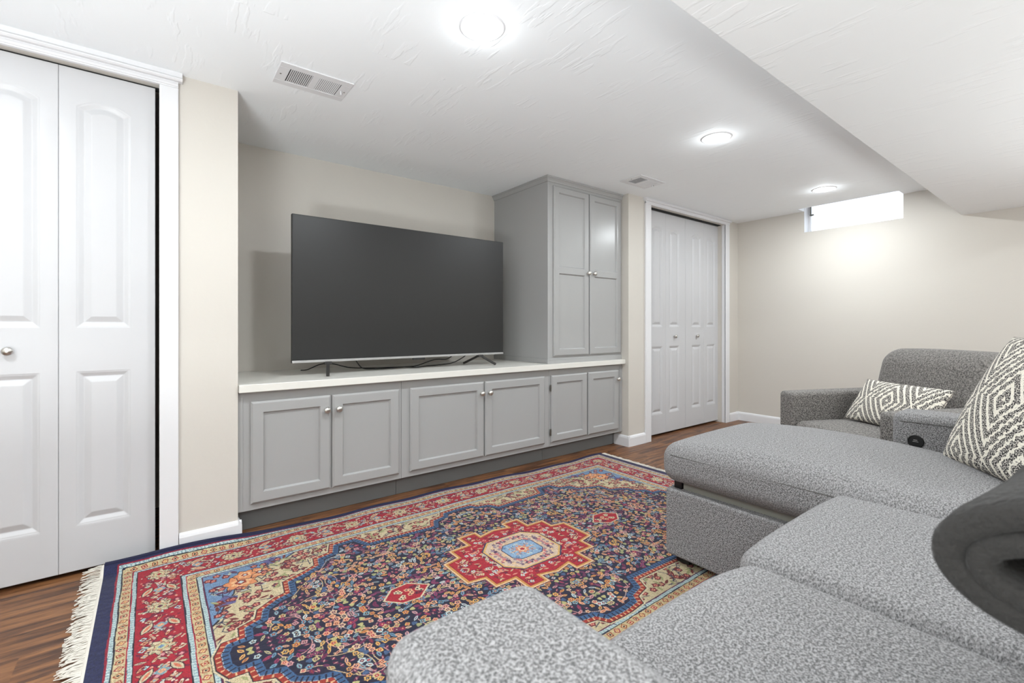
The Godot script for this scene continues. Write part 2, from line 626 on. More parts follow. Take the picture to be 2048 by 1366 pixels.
func closets() -> void:
	var knob := knob_shape()
	for side in 2:
		var zf := -2.535 if side == 0 else -2.530
		var w := 0.302 if side == 0 else 0.3225
		var seams := [-0.9165, -0.3135] if side == 0 else [3.744, 4.394]
		var d := thing("door_%d" % (side + 1), Vector3(seams[0], 0, zf))
		tag(d, "white bifold closet with arched panels left of the pillar" if side == 0 else "white bifold closet with arched panels between the tall cabinet and the far wall", "closet door", "", "structure")
		var l := leaf_shape(w, true, 2.036 if side == 0 else 2.050)
		var r := leaf_shape(w, false, 2.036 if side == 0 else 2.050)
		for s in 2:
			var dx: float = seams[s] - seams[0]
			var a := put("leaf", l, M.door, d)
			a.position.x = dx - 0.0006
			var c := put("leaf", r, M.door, d)
			c.position.x = dx + 0.0006
			var k := put("knob", knob, M.nickel, c if s == 0 else a)
			k.position = Vector3(0.135 if s == 0 else -0.135, 0.907, 0)
			k.set_meta("label", "small round nickel knob")
		# casing round the opening
		var zw := ZL if side == 0 else ZR
		var x0 := -1.262 if side == 0 else 3.397
		var x1 := 0.003 if side == 0 else 4.664
		var hb := 2.042 if side == 0 else 2.056
		var t := thing("trim_%d" % (side + 1), Vector3((x0 + x1) / 2.0, 0, zw))
		tag(t, "white casing with a crown head round the near closet" if side == 0 else "white casing with a crown head round the far closet", "door casing", "", "structure")
		var ce := (x0 + x1) / 2.0
		var wd := 0.067 if side == 0 else 0.076
		for s in 2:
			var a0 := (x0 - wd if s == 0 else x1) - ce
			var j := Mb.new()
			j.rbox(Vector3(a0, 0, 0.0), Vector3(a0 + wd, hb, 0.016), 0.003, 2)
			var inner := a0 + (wd - 0.012 if s == 0 else 0.0)
			j.rbox(Vector3(inner, 0, -0.03), Vector3(inner + 0.012, hb, 0.010), 0.002)
			part("side_casing", j, M.trim, t)
		var h := Mb.new()
		var xa := x0 - wd - ce
		var xb := x1 + wd - ce
		h.rbox(Vector3(xa, hb, 0), Vector3(xb, hb + 0.03, 0.016), 0.002)
		h.rbox(Vector3(xa, hb + 0.006, 0), Vector3(xb, hb + 0.018, 0.020), 0.002)
		part("head_casing", h, M.trim, t)
		var cr := Mb.new()
		var top := CEIL - hb
		cr.prism(PackedVector2Array([Vector2(0, 0.026), Vector2(0.030, 0.026), Vector2(0.036, 0.031), Vector2(0.036, 0.037), Vector2(0.030, 0.042), Vector2(0.022, 0.043), Vector2(0.024, top), Vector2(0, top)]),
			Vector3(xa - 0.014, hb, 0), Vector3(xb + 0.014, hb, 0), Vector3(0, 0, 1), Vector3.UP)
		part("crown", cr, M.trim, t)
		var jb := Mb.new()
		jb.box(Vector3(x0 - ce, 0, -0.15), Vector3(x0 - ce + 0.001, hb, 0.0))
		jb.box(Vector3(x1 - ce - 0.001, 0, -0.15), Vector3(x1 - ce, hb, 0.0))
		part("track", rb(x0 - ce, x1 - ce, hb - 0.004, hb + 0.01, -0.075, -0.04, 0.001), M.dark, t)

# ------------------------------------------------------------------ built-in cabinets
# a cabinet door lying in the z = 0 plane, front towards +z; holes are the panel openings [x0, x1, y0, y1]
func cab_door(w: float, h: float, holes: Array, parent: Node3D, at: Vector3) -> MeshInstance3D:
	var b := Mb.new()
	var ring := func(r0: Array, z0: float, r1: Array, z1: float) -> void:
		var a := [Vector3(r0[0], r0[2], z0), Vector3(r0[1], r0[2], z0), Vector3(r0[1], r0[3], z0), Vector3(r0[0], r0[3], z0)]
		var c := [Vector3(r1[0], r1[2], z1), Vector3(r1[1], r1[2], z1), Vector3(r1[1], r1[3], z1), Vector3(r1[0], r1[3], z1)]
		var dirs := [Vector3(0, -1, 0), Vector3(1, 0, 0), Vector3(0, 1, 0), Vector3(-1, 0, 0)]
		var inward: float = 1.0 if r1[0] > r0[0] and z1 < z0 else -1.0
		for k in 4:
			var kk: int = (k + 1) % 4
			b.quad(a[k], a[kk], c[kk], c[k], dirs[k] * -inward + Vector3(0, 0, 1))
	var full := [0.0, w, 0.0, h]
	var e := 0.009
	var face := [e, w - e, e, h - e]
	(ring as Callable).call(full, -0.018, full, -0.007)
	(ring as Callable).call(full, -0.007, face, 0.0)
	# front face around the holes, in strips
	var up := Vector3(0, 0, 1)
	var rect := func(x0: float, x1: float, y0: float, y1: float) -> void:
		b.quad(Vector3(x0, y0, 0), Vector3(x1, y0, 0), Vector3(x1, y1, 0), Vector3(x0, y1, 0), up)
	var hx0: float = holes[0][0]
	var hx1: float = holes[0][1]
	(rect as Callable).call(e, hx0, e, h - e)
	(rect as Callable).call(hx1, w - e, e, h - e)
	var y := e
	for q in holes:
		(rect as Callable).call(hx0, hx1, y, q[2])
		y = q[3]
	(rect as Callable).call(hx0, hx1, y, h - e)
	b.quad(Vector3(0, 0, -0.018), Vector3(w, 0, -0.018), Vector3(w, h, -0.018), Vector3(0, h, -0.018), Vector3(0, 0, -1))
	for q in holes:
		var g := [q[0] + 0.007, q[1] - 0.007, q[2] + 0.007, q[3] - 0.007]
		(ring as Callable).call(q, 0.0, [q[0] + 0.002, q[1] - 0.002, q[2] + 0.002, q[3] - 0.002], -0.002)
		(ring as Callable).call([q[0] + 0.002, q[1] - 0.002, q[2] + 0.002, q[3] - 0.002], -0.002, g, -0.012)
	var d := part("door", b, M.grey, parent)
	d.position = at
	for q in holes:
		var p := rb(q[0] + 0.004, q[1] - 0.004, q[2] + 0.004, q[3] - 0.004, -0.017, -0.012, 0.0005)
		part("panel", p, M.grey, d)
	return d

func builtins() -> void:
	var knob := knob_shape(0.0168)
	var zf := -2.525
	var zd := -2.507
	var units := [[0.299, 1.123, 0.299, 1.123], [1.124, 2.278, 1.124, 2.278], [2.279, 3.103, 2.279, 3.085]]
	var doors := [[[0.351, 0.721], [0.730, 1.106]], [[1.174, 1.694], [1.705, 2.227]], [[2.292, 2.671], [2.684, 3.046]]]
	var names := ["grey base cabinet with two doors nearest the pillar under the white counter", "wide grey base cabinet with two doors in the middle under the television", "grey base cabinet with two narrow doors under the tall cabinet"]
	for u in 3:
		var q: Array = units[u]
		var c := thing("base_cabinet", Vector3(q[0], 0, zf))
		tag(c, names[u], "cabinet", "grey base cabinets under the counter")
		var w: float = q[1] - q[0]
		var body := Mb.new()
		body.rbox(Vector3(0, 0.115, -0.66), Vector3(w, 0.687, 0), 0.0012)
		if u == 0:
			body.rbox(Vector3(0.0, 0.118, 0), Vector3(0.020, 0.66, 0.004), 0.001)
		if u == 2:
			body.rbox(Vector3(w - 0.03, 0.116, 0), Vector3(w, 0.686, 0.004), 0.001)
		part("body", body, M.grey, c)
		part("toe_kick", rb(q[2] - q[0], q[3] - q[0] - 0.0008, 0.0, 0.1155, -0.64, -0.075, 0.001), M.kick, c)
		for k in 2:
			var dd: Array = doors[u][k]
			var dw: float = dd[1] - dd[0]
			var dh := 0.491
			var mg := 0.052
			var d := cab_door(dw, dh, [[mg, dw - mg, mg, dh - mg]], c, Vector3(dd[0] - q[0], 0.147, zd - zf))
			var kx := dw - 0.022 if k == 0 else 0.030
			if u == 2:
				kx = dw - 0.018
			if u < 2 or k == 1:
				var kn := put("knob", knob, M.nickel, d)
				kn.position = Vector3(kx, 0.416, 0)
				kn.set_meta("label", "round brushed nickel knob")
			if u == 2 and k == 0:
				for hy in [0.075, 0.40]:
					var hb := Mb.new()
					hb.rbox(Vector3(-0.012, hy - 0.024, -0.012), Vector3(-0.003, hy + 0.024, -0.003), 0.003, 2)
					hb.lathe(Vector3(-0.004, hy - 0.026, -0.006), Vector3.UP, [Vector2(0, 0), Vector2(0.0035, 0.001), Vector2(0.0035, 0.051), Vector2(0, 0.052)], 10)
					part("hinge", hb, M.hinge, d)
	tag(part("countertop", rb(0.299, 3.103, 0.6872, 0.725, ZA + 0.001, -2.484, 0.003, 2), M.counter), "long white laminate countertop over the grey base cabinets", "countertop")

	# the tall cabinet standing on the counter
	var tx := 2.272
	var tz := -2.530
	var t := thing("tall_cabinet", Vector3(tx, 0.725, tz))
	tag(t, "tall grey two-door cabinet with a crown, standing on the counter", "cabinet")
	var tw := 3.103 - tx
	var body := Mb.new()
	body.rbox(Vector3(0, 0, -0.679), Vector3(tw, 1.36, 0), 0.0015)
	part("body", body, M.grey, t)
	var bs := Mb.new()
	bs.rbox(Vector3(-0.006, 0, -0.679), Vector3(0.001, 0.036, 0.0), 0.002)
	bs.rbox(Vector3(-0.006, 0, -0.002), Vector3(tw, 0.036, 0.006), 0.002)
	part("base_strip", bs, M.grey, t)
	var cr := Mb.new()
	var cp := PackedVector2Array([Vector2(0, 0), Vector2(0.006, 0), Vector2(0.010, 0.010), Vector2(0.018, 0.022), Vector2(0.024, 0.026), Vector2(0.024, 0.038), Vector2(0, 0.038)])
	# front run and left run, mitred at the corner
	cr.prism(cp, Vector3(0.0, 1.344, 0), Vector3(tw, 1.344, 0), Vector3(0, 0, 1), Vector3.UP)
	cr.prism(cp, Vector3(0, 1.344, -0.679), Vector3(0, 1.344, 0.0), Vector3(-1, 0, 0), Vector3.UP)
	for i in cp.size() - 1:
		var p := cp[i]
		var q := cp[i + 1]
		var o := Vector3(0, 1.344, 0)
		var m0 := o + Vector3(-p.x, p.y, p.x)
		var m1 := o + Vector3(-q.x, q.y, q.x)
		cr.quad(o + Vector3(0, p.y, p.x), m0, m1, o + Vector3(0, q.y, q.x), Vector3(0, -0.5, 1))
		cr.quad(o + Vector3(-p.x, p.y, 0), m0, m1, o + Vector3(-q.x, q.y, 0), Vector3(-1, -0.5, 0))
	part("crown", cr, M.grey, t)
	var xs := [[2.321, 2.697], [2.707, 3.081]]
	for k in 2:
		var w: float = xs[k][1] - xs[k][0]
		var h := 1.268
		var d := cab_door(w, h, [[0.050, w - 0.050, 0.050, 0.620], [0.050, w - 0.050, 0.668, h - 0.046]], t, Vector3(xs[k][0] - tx, 0.053, -2.512 - tz))
		var kn := put("knob", knob, M.nickel, d)
		kn.position = Vector3(w - 0.018 if k == 0 else 0.038, 0.641, 0)
		kn.set_meta("label", "round brushed nickel knob")

# ------------------------------------------------------------------ television and its cords
func television() -> void:
	var x0 := 0.582
	var x1 := 2.022
	var y0 := 0.797
	var y1 := 1.622
	var z := -2.742
	var t := thing("television", Vector3((x0 + x1) / 2.0, 0.725, z))
	tag(t, "large flat black television on two splayed feet on the white counter", "television")
	var w := (x1 - x0) / 2.0
	var b := Mb.new()
	b.rbox(Vector3(-w, y0 - 0.725, -0.028), Vector3(w, y1 - 0.725, -0.0015), 0.003, 2)
	b.rbox(Vector3(-w * 0.8, y0 - 0.70, -0.075), Vector3(w * 0.8, y1 - 1.05, -0.025), 0.012, 2)
	part("housing", b, M.bezel, t)
	part("screen", rb(-w + 0.004, w - 0.004, y0 - 0.725 + 0.017, y1 - 0.725 - 0.004, -0.003, 0.0, 0.001), M.screen, t)
	part("lower_trim", rb(-w, w, y0 - 0.725, y0 - 0.725 + 0.014, -0.02, 0.002, 0.002, 2), M.silver, t)
	part("sensor_box", rb(0.0, 0.085, y0 - 0.725 - 0.012, y0 - 0.725, -0.016, -0.002, 0.003, 2), M.bezel, t)
	var feet := [[Vector3(0.775, 0.797, -2.752), Vector3(0.738, 0.7335, -2.622), Vector3(0.808, 0.7335, -2.872)], [Vector3(1.822, 0.797, -2.752), Vector3(1.890, 0.7335, -2.655), Vector3(1.765, 0.7335, -2.878)]]
	for f in feet:
		var lb := Mb.new()
		var o: Vector3 = t.position
		for k in [1, 2]:
			var top: Vector3 = f[0] - o
			var tip: Vector3 = f[k] - o
			var knee := top.lerp(tip, 0.12) + Vector3(0, -0.002, 0)
			var dir := (tip - top).normalized()
			var sd := dir.cross(Vector3.UP).normalized()
			var nn := sd.cross(dir).normalized()
			lb.prism(PackedVector2Array([Vector2(-0.008, -0.007), Vector2(0.008, -0.007), Vector2(0.009, 0.0), Vector2(0.008, 0.007), Vector2(-0.008, 0.007), Vector2(-0.009, 0.0)]), knee - dir * 0.012, tip, sd, nn)
		lb.rbox(f[0] - o + Vector3(-0.02, -0.016, -0.018), f[0] - o + Vector3(0.02, 0.003, 0.018), 0.004, 2)
		part("foot", lb, M.tvleg, t)
	var cords := [
		[[0.700, 0.729, -3.06], [0.73, 0.735, -3.02], [0.80, 0.765, -3.0], [0.87, 0.765, -2.98], [0.97, 0.738, -2.96], [1.10, 0.731, -2.93], [1.22, 0.731, -2.90], [1.30, 0.733, -2.84], [1.36, 0.731, -2.80], [1.46, 0.731, -2.86], [1.56, 0.731, -2.88], [1.66, 0.742, -2.86], [1.72, 0.775, -2.83], [1.74, 0.80, -2.80]],
		[[0.945, 0.81, -2.80], [0.97, 0.775, -2.82], [1.01, 0.74, -2.84], [1.08, 0.731, -2.86], [1.16, 0.731, -2.84], [1.30, 0.731, -2.87], [1.40, 0.732, -2.90], [1.47, 0.755, -2.88], [1.53, 0.772, -2.86], [1.60, 0.772, -2.84], [1.63, 0.80, -2.80]]]
	for i in 2:
		var cv := Curve3D.new()
		var q: Array = cords[i]
		for k in q.size():
			var p := Vector3(q[k][0], q[k][1], q[k][2])
			var a: Array = q[maxi(k - 1, 0)]
			var c: Array = q[mini(k + 1, q.size() - 1)]
			var tn := Vector3(c[0] - a[0], c[1] - a[1], c[2] - a[2]) / 6.0
			cv.add_point(p, -tn, tn)
		cv.bake_interval = 0.012
		var cb := Mb.new()
		cb.tube(Array(cv.get_baked_points()), 0.0032, 8)
		tag(part("cord", cb, M.cord), "long black cord running left along the counter behind the television" if i == 0 else "shorter black cord hanging down beside the television's left foot", "cord", "black cords under the television")

# ------------------------------------------------------------------ ceiling lights and vents
func ceiling_fittings() -> void:
	var trim := Mb.new()
	trim.lathe(Vector3.ZERO, Vector3.DOWN, [Vector2(0.084, 0.0), Vector2(0.083, 0.0025), Vector2(0.080, 0.004), Vector2(0.076, 0.0045), Vector2(0.075, 0.003)], 48)
	trim.smooth()
	var disc := Mb.new()
	disc.lathe(Vector3.ZERO, Vector3.DOWN, [Vector2(0.0, -0.002), Vector2(0.0755, -0.002), Vector2(0.0755, 0.004), Vector2(0.06, 0.0075), Vector2(0.03, 0.0095), Vector2(0.0, 0.010)], 48)
	var tm := trim.mesh()
	var dm := disc.mesh()
	var says := ["round recessed ceiling light nearest the camera, glowing white", "round recessed ceiling light in the middle of the visible row", "round recessed ceiling light closest to the basement window",
		"round recessed ceiling light before the near closet", "round recessed ceiling light at the back, near end", "round recessed ceiling light at the back behind the sofa arm", "round recessed ceiling light at the back behind the chaise", "round recessed ceiling light at the back, far end"]
	var spots := lamp_spots()
	for i in spots.size():
		var l := thing("ceiling_light", spots[i])
		tag(l, says[i], "ceiling light", "recessed lights in the ceiling")
		put("trim_ring", tm, M.trim, l)
		put("diffuser", dm, M.glow, l)
		var a := AreaLight3D.new()
		a.name = "light"
		a.area_size = Vector2(0.12, 0.12)
		a.light_energy = lamp_energy() * 0.85
		a.light_color = Color(0.958, 0.985, 1.0)
		a.rotation.x = -PI / 2.0
		a.position.y = -0.014
		a.shadow_enabled = true
		l.add_child(a)
		# the domed diffuser also throws light sideways
		var o := OmniLight3D.new()
		o.name = "side_light"
		o.light_size = 0.03
		o.omni_range = 12.0
		o.omni_attenuation = 2.0
		o.light_energy = lamp_energy() * 0.014
		o.light_color = a.light_color
		o.position.y = -0.034
		o.shadow_enabled = true
		l.add_child(o)

	uplights()

	for i in 2:
		var v := thing("ceiling_vent", Vector3(0.558, CEIL, -2.205) if i == 0 else Vector3(2.94, CEIL, -2.19))
		tag(v, "white metal ceiling register above the near base cabinet" if i == 0 else "white metal ceiling register beside the tall cabinet", "vent", "registers in the ceiling")
		var hx := 0.152
		var hz := 0.099
		var f := Mb.new()
		for q in [[-hx, hx, -hz, -0.060], [-hx, hx, 0.060, hz], [-hx, -0.108, -0.061, 0.061], [0.108, hx, -0.061, 0.061], [-0.014, 0.014, -0.061, 0.061]]:
			f.rbox(Vector3(q[0], -0.006, q[2]), Vector3(q[1], 0.0, q[3]), 0.0022)
		part("frame", f, M.trim, v)
		part("duct", boxes([[-0.11, 0.11, -0.0008, 0.002, -0.062, 0.062]]), M.dark, v)
		for s in [-1.0, 1.0]:
			for k in 12:
				var sl := Mb.new()
				sl.box(Vector3(-0.0026, -0.0006, -0.061), Vector3(0.0026, 0.0006, 0.061))
				sl.move(Transform3D(Basis(Vector3(0, 0, 1), -s * 0.30), Vector3(s * (0.018 + 0.0076 * k), -0.0035, 0)))
				part("slat", sl, M.trim, v)
		var lv := Mb.new()
		lv.rbox(Vector3(0.118, -0.022, -0.004), Vector3(0.124, -0.004, 0.004), 0.0015)
		part("lever", lv, M.trim, v)
		for s in [-1.0, 1.0]:
			var sc := Mb.new()
			sc.lathe(Vector3(s * 0.136, -0.006, 0), Vector3.DOWN, [Vector2(0.004, 0), Vector2(0.003, 0.0015), Vector2(0, 0.002)], 12)
			part("screw", sc, M.hinge, v)

# low drum lamps standing on the floor of the room's unseen half, throwing their light at the ceiling
func uplights() -> void:
	var spots := [[Vector3(-0.85, 0, -0.05), 5.2], [Vector3(1.5, 0, 1.45), 0.6], [Vector3(3.1, 0, 1.1), 1.5]]
	var says := ["low white drum uplight on the floor left of the sofa", "low white drum uplight on the floor behind the sofa", "low white drum uplight on the floor at the far wall"]
	for i in 3:
		var l := thing("floor_lamp", spots[i][0])
		tag(l, says[i], "floor lamp", "drum uplights at the back of the room")
		var b := Mb.new()
		b.lathe(Vector3.ZERO, Vector3.UP, [Vector2(0, 0.001), Vector2(0.40, 0.001), Vector2(0.40, 0.012), Vector2(0.41, 0.014), Vector2(0.42, 0.50), Vector2(0.415, 0.50), Vector2(0.41, 0.47), Vector2(0.0, 0.47)], 40)
		part("drum", b, M.trim, l)
		var d := Mb.new()
		d.lathe(Vector3.ZERO, Vector3.UP, [Vector2(0.405, 0.472), Vector2(0.405, 0.476), Vector2(0.0, 0.482)], 32)
		part("diffuser", d, M.glow, l)
		var a := AreaLight3D.new()
		a.name = "light"
		a.area_size = Vector2(0.7, 0.7)
		a.light_energy = spots[i][1]
		a.light_color = Color(0.958, 0.985, 1.0)
		a.rotation.x = PI / 2.0
		a.position.y = 0.505
		a.shadow_enabled = true
		l.add_child(a)

# ------------------------------------------------------------------ rug
const RX := 1.285
const RZ := -1.600
const RL := 1.45      # half length
const RW := 0.868     # half width
const RV := 0.890     # half width the borders are measured from (the long sides have a narrow selvedge)
var rim: Image
var rpx := 0.0

func fillp(pts: PackedVector2Array, col: Color) -> void:     # polygon in rug metres (centre 0,0), by scan lines
	var lo := INF
	var hi := -INF
	var q := PackedVector2Array()
	for p in pts:
		var t := Vector2((p.x + RL) / rpx, (p.y + RW) / rpx)
		q.append(t)
		lo = minf(lo, t.y); hi = maxf(hi, t.y)
	var w := rim.get_width()
	for y in range(maxi(0, int(ceil(lo - 0.5))), mini(rim.get_height() - 1, int(floor(hi - 0.5))) + 1):
		var yy := y + 0.5
		var xs := []
		for i in q.size():
			var a := q[i]
			var b := q[(i + 1) % q.size()]
			if (a.y <= yy) != (b.y <= yy):
				xs.append(a.x + (yy - a.y) / (b.y - a.y) * (b.x - a.x))
		xs.sort()
		for i in range(0, xs.size() - 1, 2):
			var xa := clampi(roundi(xs[i]), 0, w)
			var xb := clampi(roundi(xs[i + 1]), 0, w)
			if xb > xa:
				rim.fill_rect(Rect2i(xa, y, xb - xa, 1), col)

func four(pts: PackedVector2Array, col: Color) -> void:
	for s in [Vector2(1, 1), Vector2(-1, 1), Vector2(1, -1), Vector2(-1, -1)]:
		var q := PackedVector2Array()
		for p in pts:
			q.append(p * s)
		fillp(q, col)

func bloom(c: Vector2, r: float, lobes: int, turn: float, squash := 1.0, tilt := 0.0) -> PackedVector2Array:
	var q := PackedVector2Array()
	var n := lobes * 4
	for i in n:
		var a := TAU * i / n
		var rr := r * (0.86 + 0.16 * cos(a * lobes))
		q.append(c + Vector2(cos(a + turn) * rr, sin(a + turn) * rr * squash).rotated(tilt))
	return q

func frond(c: Vector2, l: float, w: float, a: float) -> PackedVector2Array:
	var q := PackedVector2Array()
	var d := Vector2(cos(a), sin(a))
	var e := Vector2(-d.y, d.x)
	for s in [-1.0, -0.5, 0.0, 0.5, 1.0]:
		q.append(c + d * l * s + e * w * (1.0 - s * s))
	for s in [0.5, 0.0, -0.5]:
		q.append(c + d * l * s - e * w * (1.0 - s * s))
	return q

func stroke(pts: PackedVector2Array, w: float, col: Color, sym := true) -> void:
	for i in pts.size() - 1:
		var d := (pts[i + 1] - pts[i]).normalized() * w * 0.5
		var e := Vector2(-d.y, d.x)
		var q := PackedVector2Array([pts[i] - d + e, pts[i + 1] + d + e, pts[i + 1] + d - e, pts[i] - d - e])
		if sym: four(q, col)
		else: fillp(q, col)

func grown(pts: PackedVector2Array, k: float) -> PackedVector2Array:
	var r := Geometry2D.offset_polygon(pts, k, Geometry2D.JOIN_MITER)
	return r[0] if r.size() else pts

func field_outline() -> PackedVector2Array:
	var h := [Vector2(1.125, 0.03), Vector2(1.11, 0.065), Vector2(1.055, 0.068), Vector2(1.05, 0.125), Vector2(1.0, 0.145), Vector2(0.985, 0.20), Vector2(0.935, 0.235), Vector2(0.885, 0.25), Vector2(0.875, 0.335), Vector2(0.81, 0.36),
		Vector2(0.745, 0.395), Vector2(0.735, 0.45), Vector2(0.67, 0.465), Vector2(0.645, 0.535), Vector2(0.56, 0.54), Vector2(0.525, 0.46), Vector2(0.19, 0.44), Vector2(0.16, 0.50), Vector2(0.095, 0.515), Vector2(0.075, 0.55), Vector2(0.02, 0.555)]
	var q := PackedVector2Array()
	for p in h: q.append(p)
	for i in range(h.size() - 1, -1, -1): q.append(Vector2(-h[i].x, h[i].y))
	for p in h: q.append(-p)
	for i in range(h.size() - 1, -1, -1): q.append(Vector2(h[i].x, -h[i].y))
	return q

func band(o0: float, o1: float, col: Color, jit := 0.0) -> void:   # frame between insets o0 and o1 from the rug's edge
	var st := 0.006
	var n := int(2.0 * RL / st)
	for s in [-1.0, 1.0]:
		for i in n:
			var x := -RL + i * st
			if absf(x) > RL - o0: continue
			var j := sin(x * 31.0 + s * 2.0 + o0 * 90.0) * jit
			var y0 := RV - o1 + j
			var y1 := RV - o0 + j
			fillp(PackedVector2Array([Vector2(x, s * y0), Vector2(x + st, s * y0), Vector2(x + st, s * y1), Vector2(x, s * y1)]), col)
		for i in int(2.0 * RV / st):
			var y := -RV + i * st
			if absf(y) > RV - o0: continue
			var j := sin(y * 27.0 + s + o0 * 90.0) * jit
			fillp(PackedVector2Array([Vector2(s * (RL - o0 + j), y), Vector2(s * (RL - o1 + j), y), Vector2(s * (RL - o1 + j), y + st), Vector2(s * (RL - o0 + j), y + st)]), col)

func rug_image() -> Image:
	var W := 2048
	var H := int(round(2048.0 * RW / RL))
	rpx = 2.0 * RL / W
	rim = Image.create(W, H, false, Image.FORMAT_RGB8)
	rng.seed = 4242
	var navy := c8(24, 22, 50)
	var red := c8(168, 22, 44)
	var cream := c8(212, 194, 160)
	var gold := c8(212, 148, 82)
	var peach := c8(226, 166, 128)
	var teal := c8(132, 164, 172)
	var blue := c8(118, 146, 178)
	var plum := c8(92, 26, 62)
	var rust := c8(150, 52, 36)
	var pale := c8(190, 206, 204)
	var sage := c8(160, 160, 112)
	var ink := c8(30, 26, 36)
	rim.fill(c8(34, 38, 78))
	# nested borders, from the outside in
	band(0.040, 0.046, c8(150, 28, 52), 0.0012)
	band(0.046, 0.058, pale, 0.0012)
	band(0.057, 0.061, ink, 0.0012)
	band(0.061, 0.090, c8(206, 186, 144), 0.0012)
	band(0.090, 0.0935, red, 0.001)
	band(0.0935, 0.105, pale, 0.001)
	band(0.105, 0.108, ink, 0.001)
	band(0.108, 0.240, red)
	band(0.240, 0.2435, ink, 0.001)
	band(0.2435, 0.256, pale, 0.001)
	band(0.256, 0.259, red, 0.001)
	band(0.259, 0.288, c8(206, 184, 138), 0.001)
	band(0.288, 0.291, ink, 0.001)
	band(0.291, 0.304, pale, 0.001)
	band(0.304, 0.308, plum, 0.001)
	# barber-pole ticks in the pale guards
	for o in [0.052, 0.099, 0.2497, 0.2975]:
		var x: float = -RL + o
		while x < RL - o:
			for s in [-1.0, 1.0]:
				fillp(PackedVector2Array([Vector2(x, s * (RV - o) - 0.005), Vector2(x + 0.004, s * (RV - o) - 0.005), Vector2(x + 0.008, s * (RV - o) + 0.005), Vector2(x + 0.004, s * (RV - o) + 0.005)]), teal)
			x += 0.014
		x = -RV + o
		while x < RV - o:
			for s in [-1.0, 1.0]:
				fillp(PackedVector2Array([Vector2(s * (RL - o) - 0.005, x), Vector2(s * (RL - o) - 0.005, x + 0.004), Vector2(s * (RL - o) + 0.005, x + 0.008), Vector2(s * (RL - o) + 0.005, x + 0.004)]), teal)
			x += 0.014
	# flowers in the two cream strips
	for o in [0.0755, 0.2735]:
		for axis in 2:
			var ln: float = (RL if axis == 0 else RV) - o
			var k := 0
			var x: float = -ln + 0.018
			while x < ln - 0.01:
				for s in [-1.0, 1.0]:
					var c := Vector2(x, s * (RV - o)) if axis == 0 else Vector2(s * (RL - o), x)
					if k % 3 == 2:
						fillp(bloom(c, 0.013, 2, 0.0, 0.7, 0.0 if axis else PI / 2), c8(176, 164, 120))
					fillp(bloom(c, 0.0125, 4, 0.4 * k), [rust, c8(160, 38, 50), c8(150, 60, 30)][k % 3])
					fillp(bloom(c, 0.0085, 4, 0.4 * k), c8(226, 196, 150))
					fillp(bloom(c, 0.0045, 3, 0.0), [ink, red, ink, gold][k % 4])
				k += 1
				x += 0.034
	# main red border
	for axis in 2:
		var ln: float = (RL if axis == 0 else RV) - 0.174
		var n := int(round(2.0 * ln / 0.125))
		for s in [-1.0, 1.0]:
			for i in n * 24:
				var x := -ln + 2.0 * ln * (i + rng.randf()) / (n * 24.0)
				var off := rng.randf_range(-0.054, 0.054)
				var c := Vector2(x, s * (RV - 0.174) + off) if axis == 0 else Vector2(s * (RL - 0.174) + off, x)
				match rng.randi() % 6:
					0, 1:
						fillp(bloom(c, 0.0128, 4, 0.0), c8(70, 14, 34))
						fillp(bloom(c, 0.0105, 4, 0.0), [peach, cream, pale][rng.randi() % 3])
						fillp(bloom(c, 0.005, 3, 0.0), [rust, plum, teal][rng.randi() % 3])
					2, 3:
						var fa := rng.randf() * TAU
						fillp(frond(c, 0.0185, 0.0072, fa), c8(80, 14, 36))
						fillp(frond(c, 0.016, 0.005, fa), [cream, c8(200, 190, 150), pale, peach][rng.randi() % 4])
						fillp(frond(c, 0.009, 0.0015, fa), [rust, plum, teal][rng.randi() % 3])
					4:
						fillp(bloom(c, 0.017, 5, rng.randf()), c8(126, 18, 52))
						fillp(bloom(c, 0.008, 4, 0.0), c8(220, 150, 150))
					_:
						fillp(frond(c, 0.02, 0.005, rng.randf() * TAU), c8(120, 20, 56))
			for i in n * 30:
				var x := -ln + 2.0 * ln * (i + rng.randf()) / (n * 30.0)
				var off := rng.randf_range(-0.060, 0.060)
				var c := Vector2(x, s * (RV - 0.174) + off) if axis == 0 else Vector2(s * (RL - 0.174) + off, x)
				fillp(bloom(c, rng.randf_range(0.0035, 0.006), 3, rng.randf()), [cream, c8(222, 150, 130), c8(232, 214, 190), c8(110, 16, 44)][rng.randi() % 4])
			for i in n + 1:
				var x := -ln + 2.0 * ln * i / n
				var c := Vector2(x, s * (RV - 0.174)) if axis == 0 else Vector2(s * (RL - 0.174), x)
				var al := 0.0 if axis == 0 else PI / 2
				if i % 2 == 0:
					fillp(bloom(c, 0.046, 8, 0.2, 0.85, al), ink)
					fillp(bloom(c, 0.043, 8, 0.2, 0.85, al), cream)
					for q in 8:
						fillp(frond(c + Vector2(0.031, 0).rotated(q * PI / 4.0), 0.009, 0.003, q * PI / 4.0), [c8(200, 120, 90), c8(150, 150, 110)][q % 2])
					fillp(bloom(c, 0.024, 6, 0.7), ink)
					fillp(bloom(c, 0.022, 6, 0.7), peach)
					fillp(bloom(c, 0.018, 5, 0.0), c8(196, 196, 150))
					fillp(bloom(c, 0.009, 4, 0.0), [red, plum, blue][i / 2 % 3])
				else:
					for u in [-1.0, 1.0]:
						var d: Vector2 = Vector2(0.0, 0.036 * u).rotated(al)
						fillp(frond(c + d, 0.034, 0.014, al + 0.5 * u), ink)
						fillp(frond(c + d, 0.031, 0.0115, al + 0.5 * u), cream)
						fillp(frond(c + d, 0.02, 0.005, al + 0.5 * u), c8(216, 120, 90))
					fillp(bloom(c, 0.020, 4, 0.0), teal)
					fillp(bloom(c, 0.011, 4, 0.4), peach)
	# inner ground: cream, blue corners
	var ix := RL - 0.308
